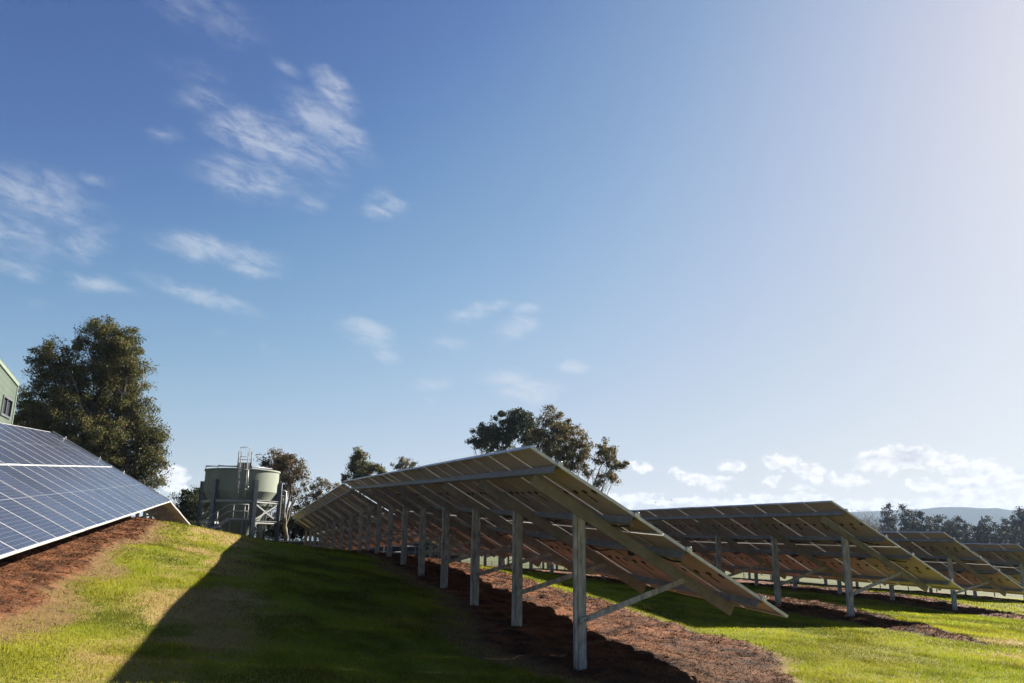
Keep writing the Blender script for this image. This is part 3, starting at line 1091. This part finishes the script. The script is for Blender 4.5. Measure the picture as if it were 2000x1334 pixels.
def lobes_px(D, lst, depth=1.0):
    """(x, y, rx, ry [, extra distance]) on the photograph -> ellipsoids standing at distance D, as deep as wide"""
    out = []
    for q in lst:
        x, y, rx, ry = q[:4]
        dd = D + (q[4] if len(q) > 4 else rng.uniform(-.5, .5) * rx / FPX * D)
        c = pix(x, y, dd); s_ = dd / FPX
        out.append((c, (rx * s_, (rx + ry) / 2 * s_ * depth, ry * s_)))
    return out


def foot(x, D, dz=0.0):
    q = pix(x, 1054, D)
    u, v = to_uv(q)
    return np.array([q[0], q[1], float(ground_z(u, v)) + dz])


# big tree at left
D = 58
lo = lobes_px(D, [(200, 660, 44, 38), (232, 690, 46, 48), (208, 728, 44, 38), (258, 740, 34, 36), (108, 702, 44, 32), (132, 738, 44, 34), (82, 738, 26, 24), (120, 790, 55, 42), (210, 790, 62, 48), (265, 805, 40, 32),
                  (70, 815, 40, 34), (160, 850, 70, 42), (245, 860, 60, 40), (285, 850, 34, 30), (295, 905, 34, 34), (240, 915, 50, 34), (180, 910, 60, 40), (110, 880, 55, 40), (280, 935, 36, 20), (60, 860, 36, 36)], .9)
tree('gum_tree', 'tall dense olive tree rising behind the blue-faced array', foot(205, D), pix(195, 860, D), lo, 'olive', None, .14, .55, 84, 1.35, .36, twigs=8)
D = 64
tree('gum_tree', 'small dark tree between the green shed and the tall olive tree', foot(45, D), pix(50, 850, D), lobes_px(D, [(42, 775, 16, 14), (55, 800, 28, 22), (40, 825, 24, 24), (75, 850, 30, 30)]), 'dark', None, .17, .55, 45, 1.0, .2)
# gums behind the front array
D = 92
lo = lobes_px(D, [(945, 840, 30, 16), (925, 865, 22, 12), (960, 865, 40, 18), (1000, 815, 36, 22), (985, 845, 40, 26), (1030, 840, 40, 28)], .9)
tree('gum_tree', 'dark green gum tree left of the pair behind the nearest array', foot(985, D + 5), pix(985, 900, D + 5), lo, 'dark', None, .26, .58, 46, .8, .3, twigs=7)
D = 84
lo = lobes_px(D, [(1080, 815, 26, 18), (1055, 840, 32, 20), (1095, 845, 46, 28), (1070, 870, 50, 22), (1125, 865, 34, 26), (1110, 895, 44, 24), (1140, 890, 18, 22), (1030, 890, 40, 20)], .9)
tree('gum_tree', 'tan-tinged gum tree on the right of the pair behind the nearest array', foot(1075, D), pix(1078, 930, D), lo, 'gum', None, .25, .55, 42, .62, .3, twigs=8)
D = 84
lo = lobes_px(D, [(1185, 880, 20, 18), (1195, 905, 14, 10), (1165, 900, 14, 9), (1212, 908, 16, 12), (1180, 925, 16, 9), (1198, 935, 16, 10), (1170, 940, 12, 8), (1150, 925, 12, 8), (1190, 895, 12, 10)], .9)
tree('gum_tree', 'open airy gum with bare bending limbs at the upper edge of the nearest array', foot(1120, D - 3), pix(1130, 985, D - 3), lo, 'gum', None, .22, .45, 34, 1.3, .2, twigs=7)
D = 100
tree('gum_tree', 'compact round-topped tree above the far end of the nearest array', foot(705, D), pix(705, 950, D), lobes_px(D, [(700, 893, 18, 14), (690, 910, 18, 16), (712, 912, 20, 18), (700, 935, 28, 16), (738, 915, 12, 8), (745, 930, 10, 10)]), 'olive', None, .28, .6, 50, 1.2, .3)
D = 118
tree('gum_tree', 'thin pale tree peeping over the top edge of the nearest array', foot(790, D), pix(790, 940, D), lobes_px(D, [(785, 903, 18, 8), (805, 905, 14, 6), (775, 912, 12, 7), (795, 920, 24, 10)]), 'gum', None, .28, .5, 22, .8, .2)
D = 66
lo = lobes_px(D, [(535, 893, 28, 14), (562, 900, 30, 18), (580, 915, 20, 16), (545, 918, 30, 16), (560, 938, 26, 16), (520, 905, 14, 16), (548, 960, 22, 18), (590, 930, 10, 12)])
tree('gum_tree', 'rusty brown gum tree right behind the tank', foot(556, D + 2), pix(553, 985, D), lo, 'rust', None, .17, .46, 42, 1.1, .2, bark='dark_bark')
D = 72
lo = lobes_px(D, [(612, 950, 20, 12), (628, 945, 12, 8), (600, 970, 24, 14), (630, 965, 18, 12), (590, 990, 26, 16), (575, 965, 14, 12), (650, 955, 14, 10)])
tree('gum_tree', 'sparse gum between the tank and the far end of the arrays', foot(600, D), pix(590, 1020, D), lo, 'gum', None, .18, .46, 34, .7, .18, bark='dark_bark')
D = 70
lo = lobes_px(D, [(560, 1015, 22, 24), (590, 1020, 24, 24), (540, 1030, 20, 22), (615, 1030, 26, 20), (575, 1040, 30, 14)])
tree('shrub', 'dark bushy shrub between the tank legs and the far array posts', foot(580, D), foot(580, D, 1.0), lo, 'dark', None, .17, .45, 46, 1.2, .14)
D = 68
lo = lobes_px(D, [(375, 985, 26, 26), (355, 1000, 18, 26), (345, 1020, 18, 22), (385, 1015, 24, 28), (400, 980, 20, 24), (370, 1035, 34, 16)])
tree('shrub', 'dark rounded shrub at the left foot of the tank', foot(372, D), foot(372, D, 1.2), lo, 'dark', None, .17, .45, 46, 1.3, .16)
D = 74
lo = lobes_px(D, [(430, 1000, 30, 30), (470, 1010, 34, 28), (510, 1005, 32, 30), (450, 1035, 44, 18), (520, 1035, 34, 18)])
tree('shrub', 'dark hedge-like shrub seen through the tank legs', foot(470, D), foot(470, D, 1.2), lo, 'dark', None, .18, .5, 46, 1.1, .16)
D = 110
lo = lobes_px(D, [(660, 985, 24, 10), (680, 1010, 40, 20), (730, 1015, 44, 18), (790, 1020, 44, 18), (850, 1030, 40, 18), (640, 1015, 30, 20)])
tree('shrub', 'long low dark thicket behind the far array posts', foot(740, D), foot(740, D, 1.5), lo, 'dark', None, .3, .7, 40, 1.0, .2)

# line of far gums on the right
far_px = [(1735, 1010, 40, 95, 'a'), (1775, 1002, 34, 105, 'b'), (1815, 1010, 36, 95, 'c'), (1845, 1012, 32, 88, 'b'), (1868, 1008, 22, 85, 'a'), (1890, 1014, 22, 60, 'c'), (1925, 1010, 34, 96, 'a'),
          (1955, 1030, 24, 60, 'c'), (1985, 1000, 38, 105, 'b'), (2020, 1005, 36, 100, 'b'), (1705, 1030, 20, 60, 'c'), (1970, 1025, 20, 70, 'c'), (1905, 1035, 18, 50, 'c'), (2055, 1010, 36, 95, 'a')]
far_tops = [(1735, 990), (1772, 992), (1800, 1000), (1838, 1006), (1872, 1010), (1856, 1022), (1926, 1005), (1952, 1030), (1968, 1010), (1992, 996), (2030, 1000), (1705, 1030), (1905, 1032), (2070, 1004)]
words_ = ['tallest tufted head beside the bare trees', 'broad dark head right of the tufted one', 'low dome in the left half of the treeline', 'flat-topped dark crown', 'ragged narrow crown beside the gap', 'short crown in the gap',
          'twin-headed crown right of the gap', 'low round bush-like crown', 'dense dark crown near the right edge', 'highest tufted crown at the right edge', 'crown past the right edge', 'short crown just left of the tufted one', 'small low crown under the gap', 'last crown beyond the right edge']
for (x, y), wd in zip(far_tops, words_):
    D = 320 + rng.uniform(-25, 40)
    wpx = rng.uniform(17, 27)
    y += rng.uniform(-3, 5)
    lst = [(x, y + 8, wpx * .42, 8), (x - wpx * .6, y + rng.uniform(14, 24), wpx * .4, 7), (x + wpx * .55, y + 20, wpx * .45, 9), (x, y + 32, wpx * .8, 13), (x - wpx * .6, y + 46, wpx * .55, 13), (x + wpx * .6, y + 50, wpx * .55, 14), (x, y + 68, wpx * .8, 12), (x + rng.uniform(-8, 8), y + 88, wpx * .8, 12)]
    if rng.random() < .6:
        lst.append((x + rng.uniform(-.9, .9) * wpx, y + rng.uniform(-2, 4), wpx * .25, 4))
    tree('gum_tree', 'far hazy gum in the right treeline, ' + wd, foot(x, D), pix(x, y + 70, D), lobes_px(D, lst, .8), 'greygreen', 'gums of the far treeline', .7, 1.35, 26, 1.35, .45, 'dark_bark', True, 3)

for x, y in ((1468, 975), (1352, 986)):
    pass


def bare_tree(x, ytop, D, label):
    base = foot(x, D)
    root = empty('bare_tree', base, label, 'tree', 'leafless trees before the treeline')
    b = MB()
    hgt = pix(x, ytop, D)[2] - base[2]
    b.tube([(0, 0, -.3), (.1, 0, hgt * .22), (.1, .1, hgt * .4)], [.28, .22, .16], 6)
    for k in range(26):
        a = rng.uniform(0, 2 * math.pi); h0 = rng.uniform(.18, .42) * hgt
        sp = rng.uniform(.1, .42) * hgt * .7
        e = np.array([math.cos(a) * sp, math.sin(a) * sp, rng.uniform(.62, 1.0) * hgt])
        p = curve((.1, .05, h0), e, 7, .05, .02)
        b.tube(p, np.linspace(.09, .02, 7), 4, cap=False)
        for j in range(9):
            s0 = p[rng.integers(2, 7)]
            q = s0 + np.array([rng.normal(0, .09), rng.normal(0, .09), rng.uniform(.05, .2)]) * hgt
            q[2] = min(q[2], hgt * 1.02)
            b.tube(curve(s0, q, 4, .05), np.linspace(.035, .012, 4), 3, cap=False)
    b.build('trunk', 'bark', root)
    return root


for x, yt, nm in ((1668, 1004, 'leafless grey tree with upright twigs at the left end of the treeline'), (1690, 996, 'taller leafless grey tree beside the tufted gum'), (1712, 1012, 'short leafless twiggy tree in front of the tufted gum')):
    bare_tree(x, yt, 230 + rng.uniform(-10, 10), nm)


# ------------------------------------------------------------------ settling tank on legs
def build_tank():
    D = 54.0
    c = pix(462.5, 1054, D)
    u, v = to_uv(c)
    c = np.array([c[0], c[1], 0.0]); gz = float(ground_z(u, v))
    fw = -c / np.linalg.norm(c)                     # towards the viewer
    sd_ = np.cross(fw, ZZ) * -1                       # to the viewer's right
    sd_ = np.array([-fw[1], fw[0], 0]) if (np.array([-fw[1], fw[0], 0]) @ CR) > 0 else np.array([fw[1], -fw[0], 0])
    base = np.array([c[0], c[1], gz])
    SC = .876
    z0 = -gz                                        # local z of eye level
    root = empty('settling_tank', base, 'pale green conical bottomed tank on grey steel legs', 'tank')
    ax = np.array([sd_, fw, ZZ])

    def P(x, y, z):                                 # x right, y towards viewer, z above eye level
        return sd_ * x * SC + fw * y * SC + ZZ * (z * SC + z0)
    R_ = 2.52
    b = MB()
    pr = [(R_ - .12, 4.70 + z0), (R_, 4.70 + z0), (R_, 3.28 + z0), (.72, .15 + z0), (.72, -.25 + z0), (0.0, -.3 + z0)]
    pr = [(p_[0] * SC, (p_[1] - z0) * SC + z0) for p_ in pr]
    for p_, q_ in zip(pr[:-1], pr[1:]):
        b.lathe([p_, q_], k=72)
    b.build('hopper', 'tank_paint', root)
    b = MB()
    b.lathe([(p_[0] * SC, p_[1] * SC + z0) for p_ in ((R_ - .10, 4.72), (R_ - .10, 4.80), (R_ + .07, 4.80), (R_ + .07, 4.70), (R_ + .006, 4.66))], k=72)
    b.build('rim', 'tank_paint', root)
    # columns: H sections
    rc = R_ + .16
    angs = [rad(a) for a in (-40, 20, 80, 140, 200, 260)]

    def col(a):
        return math.sin(a) * rc, math.cos(a) * rc
    for a in angs:
        x, y = col(a)
        rad_dir = sd_ * math.sin(a) + fw * math.cos(a); tan = sd_ * math.cos(a) - fw * math.sin(a)
        b = MB()
        h = .12; t = .012
        H = [(-h, -h), (h, -h), (h, -h + t), (t / 2, -h + t), (t / 2, h - t), (h, h - t), (h, h), (-h, h), (-h, h - t), (-t / 2, h - t), (-t / 2, -h + t), (-h, -h + t)]
        b.prism(H, P(x, y, (-z0 - .2) / SC), P(x, y, 4.02), tan, rad_dir)
        cl = b.build('leg', 'tank_steel', root)
        b = MB()
        # bracket plate under the cylinder
        tri = [(.0, 0), (.0, .9), (-.55, .55), (-.30, 0.0)]
        b.prism(tri, P(x, y, 2.62) - tan * .012 - rad_dir * .12, P(x, y, 2.62) + tan * .012 - rad_dir * .12, rad_dir, ZZ)
        b.build('bracket', 'tank_steel', cl)
        b = MB(); b.box(P(x, y, (-z0 + .012) / SC), (.2, .2, .012), (tan, rad_dir, ZZ)); b.build('base_plate', 'tank_steel', cl)
    for i in range(6):
        a0, a1 = angs[i], angs[(i + 1) % 6]
        x0, y0 = col(a0); x1, y1 = col(a1)
        for z in (2.60, 1.20):
            if i == 0 and z < 2: continue
            p, q = P(x0, y0, z), P(x1, y1, z)
            dv = (q - p) / np.linalg.norm(q - p); nrm = np.cross(dv, ZZ)
            b = MB(); b.prism(c_section(.15, .08, .02, .008), p + dv * .13, q - dv * .13, ZZ, nrm); b.build('beam', 'rail_steel', root)
        pairs = [(2.5, 1.3), (1.3, 2.5)] if i in (1, 3, 4) else [(1.3, 2.5)] if i == 5 else []
        for k, (za, zb) in enumerate(pairs):
            p, q = P(x0, y0, za), P(x1, y1, zb)
            dv = (q - p) / np.linalg.norm(q - p); nrm = np.cross(dv, ZZ); nrm /= np.linalg.norm(nrm); sdv = np.cross(nrm, dv)
            b = MB(); b.prism([(-.04, -.006), (.04, -.006), (.04, .006), (-.04, .006)], p + dv * .15 + nrm * .03 * (k * 2 - 1), q - dv * .15 + nrm * .03 * (k * 2 - 1), sdv, nrm); b.build('brace', 'tank_steel', root)
    # bridge pipes across the top
    for (xa, ya, xb, yb, z) in ((-2.5, .3, -.3, .9, 5.02), (-1.75, -1.2, .1, -.6, 5.2), (.55, 1.0, 2.0, -.9, 5.06)):
        b = MB(); b.tube([P(xa, ya, z - .3), P(xa, ya, z), P(xb, yb, z + .02), P(xb, yb, z - .15)], .05, 8); b.build('top_pipe', 'dark_steel', root)
    # ladder with cage
    lx = .02; ly = R_ + .22
    lad = MB()
    for x in (lx - .23, lx + .23):
        lad.tube([P(x, ly, 1.45), P(x, ly, 5.9)], .026, 6)
    for z in np.arange(1.55, 4.9, .3):
        lad.tube([P(lx - .23, ly, z), P(lx + .23, ly, z)], .014, 5)
    ladder = lad.build('ladder', 'tank_steel', root)
    cg = MB()
    for z in (3.35, 4.0, 4.65, 5.5, 6.15):
        pts = [P(lx + .34 * math.sin(w), ly + .05 + .58 * math.cos(w) * (1 if abs(w) < 1.6 else .1), z) for w in np.linspace(-1.75, 1.75, 12)]
        cg.tube(pts, .016, 5)
    for w in (-1.45, -.95, -.4, .1, .6, 1.1, 1.5):
        cg.tube([P(lx + .34 * math.sin(w), ly + .05 + .58 * math.cos(w), 3.35), P(lx + .34 * math.sin(w), ly + .05 + .58 * math.cos(w), 6.15)], .010, 5)
    cg.build('cage', 'tank_steel', ladder)
    b = MB()
    for x in (lx - .40, lx + .46):
        b.tube([P(x, ly - .3, 4.75), P(x, ly - .3, 5.95)], .03, 6); b.tube([P(x, ly - 1.0, 4.75), P(x, ly - 1.0, 5.95)], .03, 6)
        b.tube([P(x, ly - .3, 5.93), P(x, ly - 1.0, 5.93)], .026, 6)
    b.tube([P(lx - .4, ly - 1.0, 5.45), P(lx + .46, ly - 1.0, 5.45)], .022, 6)
    b.build('top_handrail', 'dark_steel', root)
    b = MB(); b.box(P(lx + .03, ly - .65, 5.0), (.36, .4, .16), ax); b.build('hatch_box', 'dark_steel', root)
    b = MB(); b.tube([P(lx + .30, ly + .5, 4.65), P(lx + .33, ly + .5, 3.5)], .05, 8); b.tube([P(lx + .33, ly + .5, 3.52), P(lx + .42, ly + .55, 3.46)], .06, 8); b.build('drain_pipe', 'rail_steel', root)
    # lower platform, its rails and the stair
    b = MB(); b.box(P(-.05, ly + .35, 1.36), (.62, .5, .05), ax); pf = b.build('platform', 'rail_steel', root)
    b = MB()
    for x in (-.38, .33, .55): b.tube([P(x, ly + .8, 1.4), P(x, ly + .8, 2.32)], .026, 6)
    b.tube([P(.55, ly - .1, 1.4), P(.55, ly - .1, 2.32)], .026, 6)
    for z in (2.32, 1.88):
        b.tube([P(-.6, ly + .8, z), P(.55, ly + .8, z), P(.55, ly - .1, z)], .024, 6)
    b.build('handrail', 'rail_steel', pf)
    b = MB()
    for x in (-.55, .25, .52):
        b.box((P(x, ly + .75, 1.31) + P(x, ly + .75, -z0 / SC)) / 2, (.04, .04, (1.31 * SC + z0) / 2), ax)
    b.build('platform_leg', 'tank_steel', pf)
    b = MB()
    for dy in (.15, .75):
        p, q = P(-.66, ly + dy, 1.33), P(-2.15, ly + dy, .30)
        dv = (q - p) / np.linalg.norm(q - p); nz = np.cross(dv, fw); nz /= np.linalg.norm(nz)
        b.prism([(-.09, -.012), (.09, -.012), (.09, .012), (-.09, .012)], p, q, nz, fw)
        q2 = P(-2.15, ly + dy, -z0 / SC)
        b.tube([q, q2], .04, 6)
    for k in range(7):
        t = (k + .5) / 7
        b.box(P(-.66 - 1.49 * t, ly + .45, 1.33 - 1.03 * t), (.11, .29, .015), ax)
    st = b.build('stair', 'rail_steel', root)
    b = MB()
    for off in (.92, .48):
        b.tube([P(-.4, ly + .78, 1.4 + off), P(-.72, ly + .78, 1.35 + off), P(-1.75, ly + .78, .62 + off), P(-2.05, ly + .78, .45 + off)], .024, 6)
    for x, z in ((-1.36, .88), (-2.0, .42)):
        b.tube([P(x, ly + .78, z), P(x, ly + .78, z + .95)], .026, 6)
    b.build('stair_rail', 'rail_steel', st)
    # overflow pipe down the right side
    b = MB(); b.tube([P(2.62, .4, 3.42), P(2.98, .4, 3.46), P(3.10, .4, 3.38), P(3.10, .4, 3.25), P(3.02, .4, 1.15)], .055, 8); b.build('overflow_pipe', 'rail_steel', root)
    return root, P


TANK, TP = build_tank()


def rail_fence(name, label, pts, h, n_rail, spacing, mat='rail_steel', r=.025, cat='railing'):
    pts = [np.asarray(p, float) for p in pts]
    root = empty(name, pts[0], label, cat)
    b0 = pts[0]
    for k in range(n_rail):
        z = h * (1 - k * .48)
        b = MB(); b.tube([p - b0 + ZZ * z for p in pts], r, 6); b.build('rail', mat, root)
    for a, c in zip(pts[:-1], pts[1:]):
        n = max(1, int(np.linalg.norm(c - a) / spacing))
        for i in range(n + 1):
            q = a + (c - a) * i / n
            if i == n and c is not pts[-1]: continue
            b = MB(); b.tube([q - b0 - ZZ * .1, q - b0 + ZZ * h], r * 1.15, 6); b.build('rail_post', mat, root)
    return root


# dark basin with a guard rail beyond the arrays
def build_basin():
    a = pix(515, 1060, 66); c = pix(900, 1060, 78)
    for p in (a, c):
        p[2] = 0
    top = -.02
    root = empty('water_basin', (a[0], a[1], -2.0), 'long dark concrete basin wall behind the far array posts', 'basin')
    dv = (c - a) / np.linalg.norm(c - a); nr = np.cross(dv, ZZ)
    if nr @ FWD < 0: nr = -nr
    base = np.array([a[0], a[1], -2.0])
    mid = (a + c) / 2 + nr * 2.5
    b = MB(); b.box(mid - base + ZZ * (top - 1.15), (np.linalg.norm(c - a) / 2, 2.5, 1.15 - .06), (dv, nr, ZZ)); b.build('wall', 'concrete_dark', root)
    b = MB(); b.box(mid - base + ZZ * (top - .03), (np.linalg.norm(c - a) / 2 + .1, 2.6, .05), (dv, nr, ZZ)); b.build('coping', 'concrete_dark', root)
    p0 = a - nr * 1.6; p1 = c - nr * 1.6
    P = []
    for p in (p0, (p0 + p1) / 2, p1):
        u, v = to_uv(p); P.append(np.array([p[0], p[1], float(ground_z(u, v)) - .0]))
    for p in P: p[2] = -1.35
    rail_fence('guard_rail', 'pale steel guard rail in front of the dark basin wall', P, 1.0, 2, 3.0, mat='tank_steel')


build_basin()


def build_lamp_post():
    # pale pole with small brackets between the tank and the far array posts
    b0 = foot(566, 50)
    root = empty('service_pole', b0, 'pale steel pole with a small bracket head right of the tank', 'pole')
    top = pix(566, 1034, 50)[2] - b0[2]
    b = MB(); b.tube([(0, 0, -.2), (0, 0, top)], .05, 8); b.build('pole', 'rail_steel', root)
    b = MB(); b.tube([(0, 0, top - .05), CR * .12 + ZZ * (top + .12), CR * .24 + ZZ * (top + .14)], .03, 6); b.box(CR * .26 + ZZ * (top + .12), (.07, .05, .04)); b.build('bracket', 'dark_steel', root)


build_lamp_post()


# ------------------------------------------------------------------ green shed at left
def build_shed():
    u0, v0 = 45.0, -11.4
    # near corner on the right edge of the visible wall
    c = pix(16, 860, math.hypot(u0, v0)); cu, cv = to_uv(c)
    H = pix(32, 748, math.hypot(u0, v0))[2]
    gz = float(ground_z(cu, cv)) - .4
    base = uv(cu, cv, gz)
    root = empty('farm_shed', base, 'green corrugated metal shed at the left edge with one dark window', 'shed')
    h = H - gz
    Lw, Dp, rise = 14.0, 9.0, .75                     # gable wall runs back towards the viewer; ridge half way
    # gable wall in the plane v = const, facing +v, from u=0 to u=-Lw (local), corrugated
    b = MB()

    def top(t):
        return h + rise * (1 - abs(t / (Lw / 2) - 1))
    pitch = .19; n = int(Lw / pitch)
    V = []; F = []
    xs = []
    for i in range(n):
        for f, dpt in ((0, 0), (.32, 0), (.42, .03), (.58, .03), (.68, 0)):
            xs.append(((i + f) * pitch, dpt))
    wx0, wx1, wz0, wz1 = 0, 0, 0, 0
    # window span measured on the photograph
    cpx = math.hypot(u0, v0)
    wt0, wt1 = .55, 2.1
    wz1, wz0 = pix(12, 785, cpx)[2] - gz, pix(9, 819, cpx)[2] - gz
    xs = [x for x in xs if x[0] <= Lw]
    for x, dpt in xs:
        if wt0 <= x <= wt1:
            cuts = [0, wz0, wz1, top(x)]
        else:
            cuts = [0, wz0, wz1, top(x)]
        for z in cuts:
            V.append(-RR * x + NN * dpt + ZZ * z)
    for i in range(len(xs) - 1):
        for k in range(3):
            xm = (xs[i][0] + xs[i + 1][0]) / 2
            if k == 1 and wt0 < xm < wt1: continue
            F.append((i * 4 + k, (i + 1) * 4 + k, (i + 1) * 4 + k + 1, i * 4 + k + 1))
    b.add(V, F)
    # other walls, plain sheets
    q = [(0, 0), (-Lw, 0)]
    b.add([-NN * .02, -NN * Dp, -NN * Dp + ZZ * h, -NN * .02 + ZZ * h], [(0, 1, 2, 3)])
    b.add([-RR * Lw, -RR * Lw - NN * Dp, -RR * Lw - NN * Dp + ZZ * h, -RR * Lw + ZZ * h], [(0, 1, 2, 3)])
    b.add([-NN * Dp, -NN * Dp - RR * Lw, -NN * Dp - RR * Lw + ZZ * h, -NN * Dp - RR * Lw / 2 + ZZ * (h + rise), -NN * Dp + ZZ * h], [(0, 1, 2, 3, 4)])
    b.build('wall', 'cladding', root)
    b = MB()
    for s0, s1 in ((.03, -Lw / 2), (-Lw - .03, -Lw / 2)):
        e0 = RR * s0 + ZZ * (h - .03); e1 = RR * s1 + ZZ * (h + rise + .03)
        dv = (e1 - e0); nr = np.cross(dv, NN); nr /= np.linalg.norm(nr); nr = nr if nr[2] > 0 else -nr
        dvn = dv / np.linalg.norm(dv)
        b.box((e0 + e1) / 2 - NN * (Dp / 2 - .08) + nr * .05, (np.linalg.norm(dv) / 2, Dp / 2, .03), (dvn, NN, nr))
    b.build('roof', 'cladding', root)
    b = MB()
    e0 = RR * .05 + ZZ * (h - .06); e1 = -RR * Lw / 2 + ZZ * (h + rise)
    dv = e1 - e0; dvn = dv / np.linalg.norm(dv); nr = np.cross(NN, dvn)
    b.box((e0 + e1) / 2 + NN * .06, (np.linalg.norm(dv) / 2, .02, .11), (dvn, NN, nr))
    b.box(RR * .015 + NN * .0 + ZZ * h / 2, (.05, .06, h / 2), (RR, NN, ZZ))
    b.build('trim', 'trim_green', root)
    fr = MB()
    mx, mz = (wt0 + wt1) / 2, (wz0 + wz1) / 2
    hw, hz = (wt1 - wt0) / 2, (wz1 - wz0) / 2
    for sx in (-1, 1): fr.box(-RR * (mx + sx * hw) + NN * .03 + ZZ * mz, (.05, .05, hz + .05), (RR, NN, ZZ))
    for sz in (-1, 1): fr.box(-RR * mx + NN * .032 + ZZ * (mz + sz * hz), (hw - .05, .05, .05), (RR, NN, ZZ))
    fr.box(-RR * mx + NN * .02 + ZZ * mz, (.03, .03, hz - .05), (RR, NN, ZZ))
    w = fr.build('window', 'dark_steel', root)
    gl = MB(); gl.box(-RR * mx - NN * .03 + ZZ * mz, (hw + .02, .01, hz + .02), (RR, NN, ZZ)); gl.build('pane', 'window_glass', w)


build_shed()


# ------------------------------------------------------------------ paddock fence beyond the arrays on the right
def build_fence():
    A = uv(92, 22); B = uv(60, 85)
    n = 26
    pts = []
    for i in range(n + 1):
        p = A + (B - A) * i / n
        u, v = to_uv(p); pts.append(np.array([p[0], p[1], float(ground_z(u, v))]))
    root = empty('paddock_fence', pts[0], 'thin post and wire fence in the far paddock seen under the arrays', 'fence')
    for i, p in enumerate(pts):
        b = MB(); r_ = .09 if i % 5 == 0 else .05
        b.tube([p - pts[0] - ZZ * .3, p - pts[0] + ZZ * 1.15], r_, 6); b.build('fence_post', 'fence_wood', root)
    for z in (.3, .7, 1.05):
        b = MB(); b.tube([p - pts[0] + ZZ * z for p in pts], .012, 4); b.build('wire', 'wire', root)


build_fence()


def bird(x, y, D, label, s=.35):
    c = pix(x, y, D)
    b = MB()
    b.tube([(-.22 * s, 0, 0), (-.08 * s, 0, .03 * s), (.12 * s, 0, .04 * s), (.25 * s, 0, .06 * s)], [.02 * s, .09 * s, .08 * s, .02 * s], 6)
    for sy in (-1, 1):
        b.add([(.08 * s, sy * .05 * s, .05 * s), (.10 * s, sy * .35 * s, .22 * s), (-.02 * s, sy * .7 * s, .16 * s), (-.10 * s, sy * .34 * s, .18 * s), (-.09 * s, sy * .05 * s, .05 * s), (0, sy * .35 * s, .17 * s)], [(0, 1, 5), (1, 2, 5), (2, 3, 5), (3, 4, 5), (4, 0, 5)])
    o = b.build('bird', 'bird_feather')
    o.location = c
    o.rotation_euler = (0, 0, .6)
    tag(o, label, 'bird', 'birds over the second array')


bird(1280.5, 982, 80, 'tiny dark bird flying above the second array, the lower left one')
bird(1311, 977, 84, 'tiny dark bird flying above the second array, the higher right one')


# ------------------------------------------------------------------ air
def build_haze():
    b = MB()
    b.box((0, 0, 86), (6800, 6800, 104))
    me = b.mesh('haze', 'clamp_metal')
    me.materials.clear()
    m = bpy.data.materials.new('haze')
    m.use_nodes = True
    nt = m.node_tree
    nt.nodes.clear()
    out = nt.nodes.new('ShaderNodeOutputMaterial')
    pv = nt.nodes.new('ShaderNodeVolumePrincipled')
    pv.inputs['Color'].default_value = (.42, .54, .72, 1)
    pv.inputs['Density'].default_value = 0.00013
    pv.inputs['Anisotropy'].default_value = 0.0
    nt.links.new(pv.outputs[0], out.inputs['Volume'])
    me.materials.append(m)
    o = link('haze', me)
    tag(o, 'thin blue air between the arrays and the hills', 'haze', kind='stuff')


build_haze()
